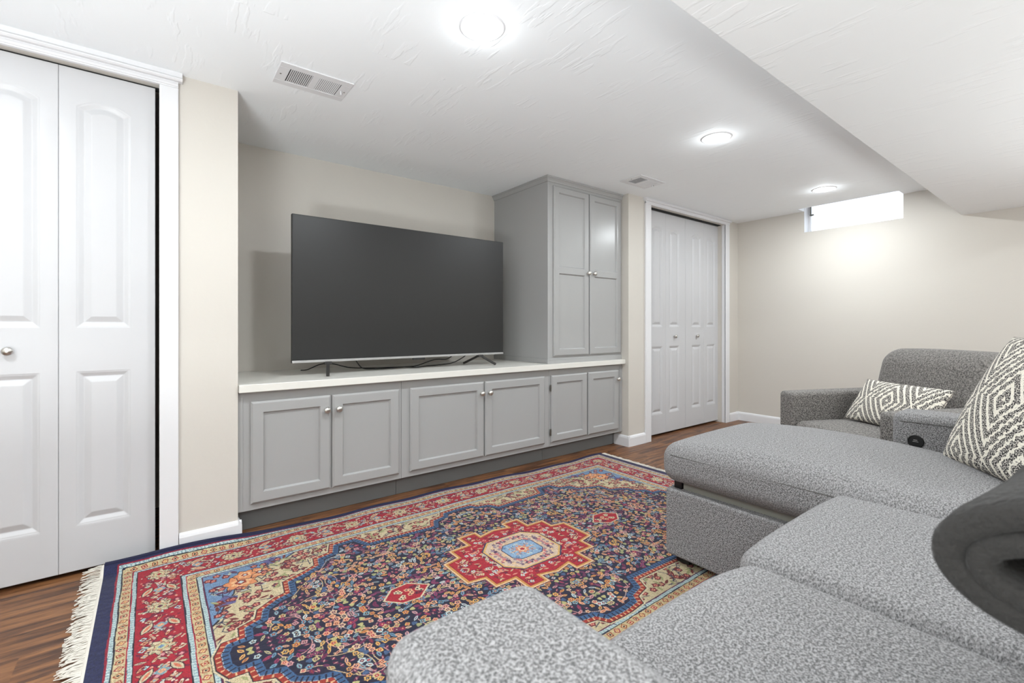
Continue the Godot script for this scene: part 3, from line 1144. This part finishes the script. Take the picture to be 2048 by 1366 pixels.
	var iy := RV - 0.308
	fillp(PackedVector2Array([Vector2(-ix, -iy), Vector2(ix, -iy), Vector2(ix, iy), Vector2(-ix, iy)]), c8(206, 188, 150))
	four(PackedVector2Array([Vector2(ix, iy), Vector2(ix - 0.34, iy), Vector2(ix - 0.30, iy - 0.03), Vector2(ix - 0.20, iy - 0.05), Vector2(ix - 0.16, iy - 0.10), Vector2(ix - 0.10, iy - 0.12), Vector2(ix - 0.085, iy - 0.20), Vector2(ix - 0.05, iy - 0.26), Vector2(ix - 0.02, iy - 0.36), Vector2(ix, iy - 0.38)]), ink)
	four(PackedVector2Array([Vector2(ix, iy), Vector2(ix - 0.33, iy), Vector2(ix - 0.295, iy - 0.026), Vector2(ix - 0.196, iy - 0.046), Vector2(ix - 0.156, iy - 0.096), Vector2(ix - 0.096, iy - 0.116), Vector2(ix - 0.081, iy - 0.196), Vector2(ix - 0.046, iy - 0.256), Vector2(ix - 0.016, iy - 0.35), Vector2(ix, iy - 0.37)]), c8(112, 142, 176))
	for g in [[Vector2(ix - 0.245, iy - 0.02), 0.035, c8(96, 92, 140)], [Vector2(ix - 0.055, iy - 0.235), 0.04, c8(96, 92, 140)], [Vector2(ix - 0.03, iy - 0.33), 0.02, teal]]:
		four(bloom(g[0], g[1], 5, 0.3), g[2])
	for g in [[Vector2(ix - 0.115, iy - 0.125), 0.062, 7], [Vector2(ix - 0.185, iy - 0.085), 0.045, 6], [Vector2(ix - 0.135, iy - 0.075), 0.04, 6]]:
		four(bloom(g[0], g[1] + 0.004, g[2], 0.2), ink)
		four(bloom(g[0], g[1], g[2], 0.2), c8(222, 142, 92))
		four(bloom(g[0], g[1] * 0.62, g[2], 0.5), c8(236, 180, 130))
		four(bloom(g[0], g[1] * 0.35, 5, 0.0), rust)
		four(bloom(g[0], g[1] * 0.18, 4, 0.0), pale)
	for i in 1300:
		var c := Vector2(rng.randf_range(0.0, ix - 0.01), rng.randf_range(0.0, iy - 0.008))
		var in_blue := c.x > ix - 0.2 and c.y > iy - 0.2
		if c.x > ix - 0.19 and c.x < ix - 0.05 and c.y > iy - 0.17 and c.y < iy - 0.05: continue
		match rng.randi() % 4:
			0:
				four(bloom(c, 0.016, 5, rng.randf()), c8(60, 26, 40))
				four(bloom(c, 0.0135, 5, rng.randf()), c8(140, 34, 50))
				four(bloom(c, 0.0085, 4, rng.randf()), c8(214, 160, 130))
				four(bloom(c, 0.004, 3, 0.0), red)
			1:
				four(frond(c, 0.018, 0.006, rng.randf() * TAU), c8(110, 40, 40) if not in_blue else plum)
			2:
				four(frond(c, 0.02, 0.006, rng.randf() * TAU), sage if not in_blue else c8(190, 196, 180))
			_:
				stroke(PackedVector2Array([c, c + Vector2(0.02, 0).rotated(rng.randf() * TAU), c + Vector2(0.034, 0).rotated(rng.randf() * TAU)]), 0.003, c8(40, 44, 74))
	# toothed edge and navy field
	var fo := field_outline()
	fillp(grown(fo, 0.036), c8(214, 198, 164))
	fillp(grown(fo, 0.030), ink)
	fillp(grown(fo, 0.027), c8(158, 48, 36))
	var ring := grown(fo, 0.019)
	for i in ring.size():
		var a := ring[i]
		var b := ring[(i + 1) % ring.size()]
		var n := int(a.distance_to(b) / 0.019)
		for k in n:
			var p := a.lerp(b, (k + 0.5) / n)
			var d := (b - a).normalized()
			var e := Vector2(-d.y, d.x)
			fillp(PackedVector2Array([p - d * 0.0035 - e * 0.006, p + d * 0.0035 - e * 0.006, p + d * 0.002 + e * 0.007, p - d * 0.002 + e * 0.007]), c8(226, 176, 130))
	fillp(grown(fo, 0.011), c8(150, 166, 180))
	fillp(grown(fo, 0.008), c8(58, 92, 132))
	var r2 := grown(fo, 0.0)
	for i in r2.size():
		var a := r2[i]
		var b := r2[(i + 1) % r2.size()]
		var n := int(a.distance_to(b) / 0.015)
		for k in n:
			var p := a.lerp(b, (k + 0.5) / n)
			var d := (b - a).normalized()
			var e := Vector2(-d.y, d.x)
			fillp(PackedVector2Array([p - d * 0.0025 - e * 0.012, p + d * 0.0025 - e * 0.012, p + d * 0.0025 + e * 0.008, p - d * 0.0025 + e * 0.008]), navy)
	fillp(grown(fo, -0.012), navy)
	# vines and flowers over the field, mirrored about both axes
	var safe := grown(fo, -0.022)
	var zone := noise(3.2, 91, FastNoiseLite.TYPE_SIMPLEX_SMOOTH, 2)
	for i in 90:
		var p := Vector2(rng.randf() * 1.08, rng.randf() * 0.52)
		var a := rng.randf() * TAU
		var bend := rng.randf_range(-0.5, 0.5)
		var q := PackedVector2Array()
		for k in 9:
			if Geometry2D.is_point_in_polygon(p, safe) and p.x >= 0 and p.y >= 0:
				q.append(p)
			p += Vector2(cos(a), sin(a)) * 0.022
			a += bend
		if q.size() > 2:
			stroke(q, 0.0036, [c8(206, 150, 140), c8(170, 150, 150), c8(200, 170, 130)][i % 3])
	var seeds := []
	for i in 12000:
		var c := Vector2(rng.randf() * 1.12, rng.randf() * 0.55)
		if not Geometry2D.is_point_in_polygon(c, safe): continue
		var ok := true
		for s in seeds:
			if absf(s.x - c.x) < 0.0172 and absf(s.y - c.y) < 0.0172 and s.distance_squared_to(c) < 0.00029:
				ok = false
				break
		if not ok: continue
		seeds.append(c)
		var zn := zone.get_noise_2d(c.x * 4.0, c.y * 4.0)
		var t := rng.randf()
		var pal: Array
		if zn > 0.22: pal = [gold, c8(222, 172, 96), peach]
		elif zn > 0.0: pal = [teal, pale, c8(110, 150, 170)]
		elif zn > -0.22: pal = [c8(220, 186, 150), peach, c8(200, 184, 130)]
		else: pal = [c8(112, 34, 74), c8(140, 50, 90), c8(206, 150, 150)]
		var col: Color = pal[rng.randi() % 3]
		if t < 0.40:
			var r := rng.randf_range(0.0095, 0.0145)
			four(bloom(c, r, [4, 5, 6][rng.randi() % 3], rng.randf() * TAU), col)
			four(bloom(c, r * 0.5, 4, rng.randf()), [rust, plum, navy, red][rng.randi() % 4])
			four(bloom(c, r * 0.22, 3, 0.0), cream)
		elif t < 0.78:
			var fa := rng.randf() * TAU
			var fl := rng.randf_range(0.012, 0.018)
			four(frond(c, fl, rng.randf_range(0.0052, 0.0078), fa), col)
			four(frond(c, fl * 0.6, 0.0016, fa), [rust, plum, c8(60, 70, 100)][rng.randi() % 3])
		elif t < 0.9:
			four(frond(c, 0.013, 0.005, rng.randf() * TAU), c8(96, 26, 66))
			four(frond(c, 0.007, 0.0022, rng.randf() * TAU), c8(206, 150, 140))
		else:
			four(bloom(c, 0.011, 3, rng.randf() * TAU), [sage, c8(186, 178, 120), c8(70, 92, 128)][rng.randi() % 3])
	# red pendants on the long axis
	for g in [[0.55, 0.0, 0.085, 0.055]]:
		var c := Vector2(g[0], g[1])
		for st in [[1.12, cream], [1.0, c8(166, 22, 42)]]:
			var k: float = st[0]
			four(PackedVector2Array([c + Vector2(-g[2], 0) * k, c + Vector2(-g[2] * 0.3, g[3]) * k, c + Vector2(g[2] * 0.45, g[3] * 0.9) * k, c + Vector2(g[2], 0) * k, c + Vector2(g[2] * 0.45, -g[3] * 0.9) * k, c + Vector2(-g[2] * 0.3, -g[3]) * k]), st[1])
		for i in 12:
			var p := c + Vector2(rng.randf_range(-0.05, 0.05), rng.randf_range(0.0, 0.035))
			four(bloom(p, 0.011, 5, rng.randf()), [peach, cream, c8(120, 20, 50)][i % 3])
			four(bloom(p, 0.004, 3, 0.0), ink)
	# central medallion: stepped star, octagon, blue lozenge
	var star := func(k: float) -> PackedVector2Array:
		var h := [Vector2(0.335, 0.045), Vector2(0.335, 0.085), Vector2(0.262, 0.098), Vector2(0.262, 0.168), Vector2(0.168, 0.168), Vector2(0.168, 0.255), Vector2(0.085, 0.255), Vector2(0.085, 0.205), Vector2(0.0, 0.225)]
		var q := PackedVector2Array()
		for p in h: q.append(p)
		for i in range(h.size() - 2, -1, -1): q.append(Vector2(-h[i].x, h[i].y))
		for p in h: q.append(-p)
		for i in range(h.size() - 2, -1, -1): q.append(Vector2(h[i].x, -h[i].y))
		return grown(q, k)
	fillp((star as Callable).call(0.014), c8(120, 60, 70))
	fillp((star as Callable).call(0.010), c8(226, 196, 150))
	fillp((star as Callable).call(0.003), c8(206, 140, 70))
	fillp((star as Callable).call(-0.006), c8(120, 16, 36))
	fillp((star as Callable).call(-0.009), c8(172, 24, 44))
	var inner: PackedVector2Array = (star as Callable).call(-0.022)
	for i in 260:
		var c := Vector2(rng.randf() * 0.31, rng.randf() * 0.235)
		if not Geometry2D.is_point_in_polygon(c, inner): continue
		if rng.randf() < 0.5:
			four(bloom(c, 0.0105, 4, rng.randf()), [c8(214, 130, 120), cream, c8(120, 16, 44), pale][rng.randi() % 4])
			four(bloom(c, 0.0045, 3, 0.0), [red, gold, plum][rng.randi() % 3])
		else:
			four(frond(c, 0.014, 0.004, rng.randf() * TAU), [c8(220, 150, 130), c8(200, 180, 140), c8(110, 14, 40)][rng.randi() % 3])
	var octa := func(a: float, b: float, c: float) -> PackedVector2Array:
		return PackedVector2Array([Vector2(a, b - c), Vector2(a - c, b), Vector2(-a + c, b), Vector2(-a, b - c), Vector2(-a, -b + c), Vector2(-a + c, -b), Vector2(a - c, -b), Vector2(a, -b + c)])
	fillp((octa as Callable).call(0.163, 0.143, 0.062), c8(44, 44, 84))
	fillp((octa as Callable).call(0.158, 0.138, 0.060), c8(222, 176, 104))
	fillp((octa as Callable).call(0.150, 0.130, 0.057), c8(214, 188, 164))
	for i in 90:
		var c := Vector2(rng.randf() * 0.14, rng.randf() * 0.12)
		if c.x + c.y > 0.19: continue
		four(bloom(c, 0.009, 4, rng.randf()), [c8(206, 120, 120), c8(150, 130, 140), c8(90, 60, 90), c8(226, 190, 150)][i % 4])
	fillp((octa as Callable).call(0.086, 0.072, 0.03), c8(40, 46, 80))
	fillp((octa as Callable).call(0.082, 0.068, 0.028), c8(142, 172, 202))
	for i in 26:
		var c := Vector2(rng.randf() * 0.07, rng.randf() * 0.055)
		if c.length() < 0.034: continue
		four(frond(c, 0.009, 0.003, rng.randf() * TAU), [c8(96, 124, 160), pale, c8(210, 150, 120)][i % 3])
	fillp(bloom(Vector2.ZERO, 0.036, 8, 0.2), c8(216, 140, 110))
	fillp(bloom(Vector2.ZERO, 0.024, 6, 0.0), c8(236, 196, 160))
	fillp(bloom(Vector2.ZERO, 0.012, 5, 0.3), red)
	# knots: each a little lighter or darker
	var d := rim.get_data()
	var kn := PackedFloat32Array()
	kn.resize(4096)
	for i in 4096: kn[i] = rng.randf_range(0.66, 1.10)
	for y in H:
		var row := (y / 2) * 977
		for x in W:
			var f := kn[(row + (x / 2) * 131 + (x * y) / 64) & 4095]
			var i := (y * W + x) * 3
			d[i] = mini(255, int(d[i] * f))
			d[i + 1] = mini(255, int(d[i + 1] * f))
			d[i + 2] = mini(255, int(d[i + 2] * f))
	return Image.create_from_data(W, H, false, Image.FORMAT_RGB8, d)

func rug_warp(x: float, z: float) -> Vector3:      # rug metres -> room, with the curled far edge
	var wx := RX + x
	var t := clampf((-z - 0.55) / (RW - 0.55), 0.0, 1.0)     # 1 at the edge by the cabinets
	var shift := -0.006 * smoothstep(0.66, 0.30, wx) + 0.004 * sin(wx * 9.0) + 0.045 * smoothstep(1.35, 2.1, wx)
	var curl := 0.030 * smoothstep(0.55, 0.2, wx) * smoothstep(0.80, 1.0, t)
	var y := 0.0105 + curl + 0.0015 * sin(wx * 7.0 + z * 5.0) + 0.003 * sin(wx * 15.0) * t
	return Vector3(wx + 0.008 * (z / RW) * (1.0 if x < 0 else 0.0), y, RZ + z + shift * t * t)

func rug() -> void:
	var m := mat(c8(240, 240, 240), 0.95)
	m.albedo_texture = tex(rug_image())
	var nt := NoiseTexture2D.new()
	nt.width = 512; nt.height = 512; nt.seamless = true
	nt.noise = noise(0.12, 71)
	m.heightmap_enabled = true
	m.heightmap_texture = nt
	m.heightmap_scale = 0.15
	m.rim_enabled = true
	m.rim = 0.15
	var r := thing("rug", Vector3(RX, 0, RZ))
	tag(r, "patterned red and navy medallion rug with white fringed ends", "rug")
	var b := Mb.new()
	var nx := 130
	var nz := 80
	for i in nx + 1:
		for j in nz + 1:
			var p := rug_warp(lerpf(-RL, RL, float(i) / nx), lerpf(-RW, RW, float(j) / nz)) - r.position
			b.add(p, Vector3.UP, Vector2(float(i) / nx, float(j) / nz))
	for i in nx:
		for j in nz:
			var q := i * (nz + 1) + j
			b.tri(q, q + 1, q + nz + 2)
			b.tri(q, q + nz + 2, q + nz + 1)
	b.smooth()
	for i in b.n.size():
		if b.n[i].y < 0.0: b.n[i] = -b.n[i]
	# skirt down to the floor
	var edge := []
	for i in nx + 1: edge.append(i * (nz + 1))
	for j in nz: edge.append(nx * (nz + 1) + j + 1)
	for i in nx: edge.append((nx - 1 - i) * (nz + 1) + nz)
	for j in nz: edge.append(nz - 1 - j)
	for i in edge.size() - 1:
		var p := b.v[edge[i]]
		var q := b.v[edge[i + 1]]
		var out := ((p + q) * Vector3(0.5, 0, 0.5)).normalized()
		var s := b.v.size()
		b.quad(p, q, Vector3(q.x, 0.0005, q.z), Vector3(p.x, 0.0005, p.z), out)
		for k in 4: b.uv[s + k] = b.uv[edge[i]]
	part("pile", b, m, r)
	# rolled navy selvedge along the cabinets' side
	var sel := []
	for i in 91:
		var p := rug_warp(lerpf(-RL + 0.002, RL - 0.002, i / 90.0), -RW) - r.position
		sel.append(p + Vector3(0, -0.003, 0.0))
	var sb := Mb.new()
	sb.tube(sel, 0.0095, 10)
	part("selvedge", sb, mat(c8(30, 31, 58), 0.95), r)
	# fringe: a woven hem and loose tassels at each end
	for s in [-1.0, 1.0]:
		var hem := Mb.new()
		for j in 60:
			var za := lerpf(-RW, RW, j / 60.0)
			var zb := lerpf(-RW, RW, (j + 1) / 60.0)
			var pa := rug_warp(s * RL, za) - r.position
			var pb := rug_warp(s * RL, zb) - r.position
			var o := Vector3(s * 0.011, -0.003, 0)
			hem.quad(pa, pb, pb + o, pa + o, Vector3.UP)
			hem.quad(pa + o, pb + o, pb + o - Vector3(0, 0.005, 0), pa + o - Vector3(0, 0.005, 0), Vector3(s, 0, 0))
		part("hem", hem, M.fringe, r)
		var fb := Mb.new()
		for j in 520:
			var z := lerpf(-RW, RW, (j + rng.randf()) / 520.0)
			var p := rug_warp(s * RL, z) - r.position + Vector3(s * 0.008, -0.004 + rng.randf() * 0.004, 0)
			var clump := sin(z * 70.0) * 0.5
			var a := clump * 0.5 + rng.randf_range(-0.45, 0.45)
			var ln := rng.randf_range(0.040, 0.062) * (1.0 if s < 0 else 0.75)
			var pts := []
			for k in 5:
				var t := k / 4.0
				pts.append(p + Vector3(s * ln * t, -0.0045 * t + 0.004 * sin(t * PI) * rng.randf(), ln * t * t * a))
				pts[k].y = maxf(pts[k].y, 0.0018)
			fb.tube(pts, 0.0015, 5)
		part("fringe", fb, M.fringe, r).set_meta("kind", "stuff")

# ------------------------------------------------------------------ seating
# a cushion: rounded box whose top (and optionally other faces) swells
func cushion(lo: Vector3, hi: Vector3, r: float, crown: float, bulge := 0.0, sub := 14, k := 5, plan := 0.0) -> Mb:
	var b := Mb.new()
	b.rbox(lo, hi, r, k, sub)
	var c := (lo + hi) / 2.0
	var h := (hi - lo) / 2.0
	for i in b.v.size():
		var q := (b.v[i] - c) / h
		if q.z < 0.0:
			b.v[i].z += plan * pow(absf(q.x), 4.0) * -q.z
		var fx := 1.0 - q.x * q.x
		var fy := 1.0 - q.y * q.y
		var fz := 1.0 - q.z * q.z
		b.v[i].y += crown * sqrt(maxf(fx * fz, 0.0)) * (1.0 if q.y > 0.0 else -0.2) * absf(q.y)
		b.v[i].x += bulge * fy * maxf(fz, 0.0) * q.x
		b.v[i].z += bulge * fy * maxf(fx, 0.0) * q.z
	b.smooth()
	return b

func feet(list: Array, parent: Node3D, h := 0.045) -> void:
	for p in list:
		var b := Mb.new()
		b.rbox(Vector3(p.x - 0.03, 0.016 if p.y < -1.0 and h > 0.046 else 0.0, p.y - 0.03), Vector3(p.x + 0.03, h + 0.002, p.y + 0.03), 0.004)
		part("foot", b, M.plastic, parent)

func sectional() -> void:
	var s := thing("sectional_sofa", Vector3(1.4, 0, 0))
	tag(s, "light grey boucle sectional sofa with a chaise at its far end", "sofa")
	var F: Material = M.fabric
	var o := Vector3(1.4, 0, 0)
	var mk := func(called: String, b: Mb, m: Material) -> MeshInstance3D:
		b.move(Transform3D(Basis(), -o))
		return part(called, b, m, s)
	(mk as Callable).call("base", rb(0.39, 2.42, 0.05, 0.30, -0.50, 0.40, 0.02, 3), F)
	(mk as Callable).call("back", rb(0.40, 2.42, 0.05, 0.68, 0.29, 0.42, 0.03, 3), F)
	var arm := cushion(Vector3(0.205, 0.045, -0.538), Vector3(0.440, 0.632, 0.42), 0.034, 0.004, 0.004, 10, 5, 0.012)
	(mk as Callable).call("arm", arm, F)
	var arm2 := cushion(Vector3(2.425, 0.045, -0.562), Vector3(2.60, 0.645, 0.42), 0.03, 0.006, 0.004, 8, 4)
	var b_arm: MeshInstance3D = (mk as Callable).call("arm", arm2, F)
	(mk as Callable).call("seat_cushion", cushion(Vector3(0.442, 0.295, -0.530), Vector3(1.054, 0.482, 0.04), 0.045, 0.012, 0.004, 16, 5, 0.040), F)
	(mk as Callable).call("seat_cushion", cushion(Vector3(1.058, 0.295, -0.545), Vector3(1.692, 0.482, 0.04), 0.045, 0.012, 0.004, 16, 5, 0.012), F)
	for k in 3:
		var x0: float = [0.44, 1.06, 1.70][k]
		var x1: float = [1.052, 1.69, 2.41][k]
		(mk as Callable).call("back_cushion", cushion(Vector3(x0, 0.47, 0.06), Vector3(x1, 0.700, 0.285), 0.07, 0.012, 0.01), F)
	# chaise
	(mk as Callable).call("chaise_base", rb(1.70, 2.42, 0.045, 0.322, -1.152, -0.45, 0.012, 3), F)
	var ch := cushion(Vector3(1.682, 0.350, -1.172), Vector3(2.42, 0.505, 0.04), 0.06, 0.03, 0.014, 20, 6)
	for i in ch.v.size():
		var t := clampf((ch.v[i].z + 1.172) / 1.2, 0.0, 1.0)
		if ch.v[i].y > 0.44:
			ch.v[i].y += 0.020 * sin(PI * clampf(t * 1.5, 0.0, 1.0)) - 0.012 * smoothstep(0.5, 1.0, t)
	ch.smooth()
	(mk as Callable).call("chaise_cushion", ch, F)
	(mk as Callable).call("lift_rail", rb(1.735, 1.765, 0.318, 0.356, -1.09, -0.40, 0.003), M.rail)
	(mk as Callable).call("lift_bracket", rb(1.728, 2.38, 0.318, 0.356, -1.128, -1.092, 0.003), M.plastic)
	for y in [0.468]:
		var sm := Mb.new()
		var pts := []
		for i in 25:
			var t := i / 24.0
			pts.append(Vector3(1.683 - 0.012 * (1.0 - pow(2.0 * t - 1.0, 2.0)), y, lerpf(-1.115, -0.02, t)))
		sm.tube(pts, 0.0022, 6)
		(mk as Callable).call("piping", sm, M.seam)
	for q in [[0.207, -0.510, 0.604], [2.423, -0.535, 0.612]]:
		var sm := Mb.new()
		sm.tube([Vector3(q[0], q[2], q[1]), Vector3(q[0] - 0.001, q[2] + 0.002, -0.1), Vector3(q[0], q[2], 0.38)], 0.0016, 6)
		(mk as Callable).call("piping", sm, M.seam)
	var bt := Mb.new()
	bt.lathe(Vector3(2.426, 0.536, -0.484) - o, Vector3(-1, 0, 0), [Vector2(0.0265, 0.0), Vector2(0.0262, 0.004), Vector2(0.0235, 0.006), Vector2(0.0215, 0.0045), Vector2(0.0, 0.0045)], 36)
	var btn := part("power_button", bt, M.plastic, b_arm)
	btn.set_meta("label", "round black control button with a small pale mark")
	var mk2 := Mb.new()
	mk2.box(Vector3(2.4209, 0.541, -0.491) - o, Vector3(2.4213, 0.543, -0.479) - o)
	mk2.box(Vector3(2.4209, 0.535, -0.494) - o, Vector3(2.4213, 0.5365, -0.476) - o)
	part("button_mark", mk2, M.silver, btn)
	feet([Vector2(1.76 - 1.4, -1.09), Vector2(2.36 - 1.4, -1.09), Vector2(0.30 - 1.4, -0.46), Vector2(0.30 - 1.4, 0.34), Vector2(2.5 - 1.4, 0.34), Vector2(2.5 - 1.4, -0.46)], s, 0.048)

func armchair() -> void:
	var ang := deg_to_rad(33.0)
	var c := thing("armchair", Vector3(3.10, 0, -1.28))
	tag(c, "grey boucle armchair turned towards the television in front of the far wall", "armchair")
	# local x runs to the back, local z across towards the sofa
	c.rotation.y = -ang
	var F: Material = M.fabric2
	var W := 0.84
	var aw := 0.125
	part("base", rb(0.02, 0.86, 0.05, 0.28, aw - 0.01, W - aw + 0.01, 0.015, 3), F, c)
	for q in [[0.0, aw], [W - aw, W]]:
		var a := cushion(Vector3(0, 0.045, q[0]), Vector3(0.88, 0.598, q[1]), 0.022, 0.004, 0.003, 8, 4)
		for i in a.v.size():
			if a.v[i].y > 0.4:
				a.v[i].y += 0.018 * clampf(a.v[i].x / 0.8, 0.0, 1.0)
		a.smooth()
		part("arm", a, F, c)
	part("seat_cushion", cushion(Vector3(0.0, 0.27, aw + 0.003), Vector3(0.62, 0.432, W - aw - 0.003), 0.04, 0.028, 0.01), F, c)
	var back := cushion(Vector3(0.47, 0.40, aw - 0.02), Vector3(0.72, 0.862, W - aw + 0.02), 0.085, 0.010, 0.018, 12, 6)
	for i in back.v.size():
		back.v[i].x += (back.v[i].y - 0.40) * 0.22
	back.smooth()
	part("back_cushion", back, F, c)
	part("back", rb(0.74, 0.90, 0.05, 0.70, 0.03, W - 0.03, 0.03, 3), F, c)
	feet([Vector2(0.06, 0.08), Vector2(0.06, W - 0.08), Vector2(0.82, 0.08), Vector2(0.82, W - 0.08)], c)

# pillow in its own axes: x across, y up, z through
func pillow_shape(w: float, h: float, t: float) -> Mb:
	var b := Mb.new()
	var n := 36
	for s in [-1.0, 1.0]:
		var base := b.v.size()
		for i in n + 1:
			for j in n + 1:
				var u := 2.0 * i / n - 1.0
				var v := 2.0 * j / n - 1.0
				u = sin(u * PI / 2.0); v = sin(v * PI / 2.0)
				var f := pow(maxf((1.0 - u * u) * (1.0 - v * v), 0.0), 0.42)
				var px := u * w / 2.0 * (1.0 - 0.055 * (1.0 - v * v) * absf(u))
				var py := v * h / 2.0 * (1.0 - 0.055 * (1.0 - u * u) * absf(v))
				b.add(Vector3(px, py, s * t / 2.0 * f), Vector3(0, 0, s), Vector2(u * 0.5 + 0.5, v * 0.5 + 0.5))
		for i in n:
			for j in n:
				var q := base + i * (n + 1) + j
				b.tri(q, q + 1, q + n + 2)
				b.tri(q, q + n + 2, q + n + 1)
	b.smooth()
	return b

func pillows() -> void:
	var edge := mat(c8(118, 112, 106), 0.95)
	for k in 2:
		var p := thing("throw_pillow")
		var w: float = [0.52, 0.50][k]
		var h: float = [0.50, 0.27][k]
		var shape := pillow_shape(w, h, [0.17, 0.11][k])
		if k == 1:
			for i in shape.uv.size():
				shape.uv[i] = Vector2(shape.uv[i].x, 0.5 + (shape.uv[i].y - 0.5) * 0.54)
		part("cover", shape, M.pillow, p)
		var rimb := Mb.new()
		var loop := []
		for q in 4:
			for i in 12:
				var t := -1.0 + 2.0 * i / 12.0
				var e := 1.0 - 0.055 * (1.0 - t * t)
				var c: Vector2 = [Vector2(t, -e), Vector2(e, t), Vector2(-t, e), Vector2(-e, -t)][q]
				loop.append(Vector3(c.x * w / 2.0, c.y * h / 2.0, 0))
		loop.append(loop[0])
		rimb.tube(loop, 0.002, 6)
		part("edge_seam", rimb, edge, p)
		if k == 0:
			tag(p, "large square black and cream diamond-patterned pillow leaning on the chaise", "pillow", "diamond-patterned throw pillows")
			var x := Vector3(-0.81, 0.0, 0.585).normalized()
			var y := Vector3(0.095, 0.437, 0.183).normalized()
			var z := x.cross(y).normalized()
			y = z.cross(x)
			p.transform = Transform3D(Basis(x, y, z), Vector3(2.176, 0.735, -0.150))
		else:
			tag(p, "small oblong black and cream diamond-patterned pillow on the armchair seat", "pillow", "diamond-patterned throw pillows")
			var a := deg_to_rad(33.0)
			var x := Vector3(-sin(a), 0, cos(a))
			var y := Vector3(cos(a), 0, sin(a)) * 0.555 + Vector3.UP * 0.83
			y = y.normalized()
			var z := x.cross(y).normalized()
			p.transform = Transform3D(Basis(x, y, z), Vector3(3.135, 0.575, -0.715))

func blanket() -> void:
	var bl := thing("throw_blanket", Vector3(0.60, 0.705, -0.010))
	tag(bl, "dark grey plush throw folded over the sofa's back, nearest the camera", "blanket")
	bl.rotation.y = deg_to_rad(-5.0)
	# each layer: centre line in (z, y), thickness; carried along x
	var outer := [Vector2(0.27, 0.140), Vector2(0.15, 0.142), Vector2(0.05, 0.142), Vector2(-0.01, 0.136), Vector2(-0.055, 0.120), Vector2(-0.086, 0.094), Vector2(-0.092, 0.070), Vector2(-0.078, 0.048), Vector2(-0.045, 0.032), Vector2(0.02, 0.0265), Vector2(0.12, 0.0265), Vector2(0.27, 0.0265)]
	var inner := [Vector2(0.25, 0.106), Vector2(0.12, 0.108), Vector2(0.03, 0.108), Vector2(-0.03, 0.104), Vector2(-0.060, 0.090), Vector2(-0.069, 0.074), Vector2(-0.060, 0.056), Vector2(-0.02, 0.046), Vector2(0.05, 0.043), Vector2(0.25, 0.043)]
	for q in [["outer_fold", outer, 0.0135], ["inner_fold", inner, 0.0115]]:
		var cl := PackedVector2Array(q[1])
		# smooth the line
		for it in 2:
			var r := PackedVector2Array([cl[0]])
			for i in cl.size() - 1:
				r.append(cl[i].lerp(cl[i + 1], 0.25))
				r.append(cl[i].lerp(cl[i + 1], 0.75))
			r.append(cl[cl.size() - 1])
			cl = r
		var t: float = q[2]
		var b := Mb.new()
		var ring := []
		var m := cl.size()
		var dirs := PackedVector2Array()
		for i in m:
			var d := (cl[mini(i + 1, m - 1)] - cl[maxi(i - 1, 0)]).normalized()
			dirs.append(Vector2(d.y, -d.x))
		var loop := PackedVector2Array()
		for i in m: loop.append(cl[i] + dirs[i] * t)
		for i in m: loop.append(cl[m - 1 - i] - dirs[m - 1 - i] * t)
		var n := loop.size()
		# rounded ends: layer shrinks to its centre line at both ends
		var xs := [0.0, 0.002, 0.006, 0.012, 0.05, 0.15, 0.25, 0.35, 0.448, 0.456, 0.46]
		var ks := [0.25, 0.62, 0.88, 1.0, 1.0, 1.0, 1.0, 1.0, 0.88, 0.6, 0.25]
		for a in xs.size():
			var wob := 0.004 * sin(xs[a] * 22.0)
			for i in n:
				var ci := cl[i] if i < m else cl[n - 1 - i]
				var p: Vector2 = ci + (loop[i] - ci) * ks[a]
				var nn: Vector2 = (loop[i] - ci).normalized()
				b.add(Vector3(xs[a], p.y + wob, p.x), Vector3(0, nn.y, nn.x))
		for a in xs.size() - 1:
			for i in n:
				var i2 := (i + 1) % n
				b.tri(a * n + i, (a + 1) * n + i, (a + 1) * n + i2)
				b.tri(a * n + i, (a + 1) * n + i2, a * n + i2)
		for a in [0, xs.size() - 1]:
			for i in m - 1:
				var base := b.v.size()
				var nx := Vector3(-1 if a == 0 else 1, 0, 0)
				for id in [i, i + 1, n - 2 - i, n - 1 - i]:
					b.add(b.v[a * n + id], nx)
				b.tri(base, base + 1, base + 2)
				b.tri(base, base + 2, base + 3)
		b.smooth()
		part(q[0], b, M.throw, bl)
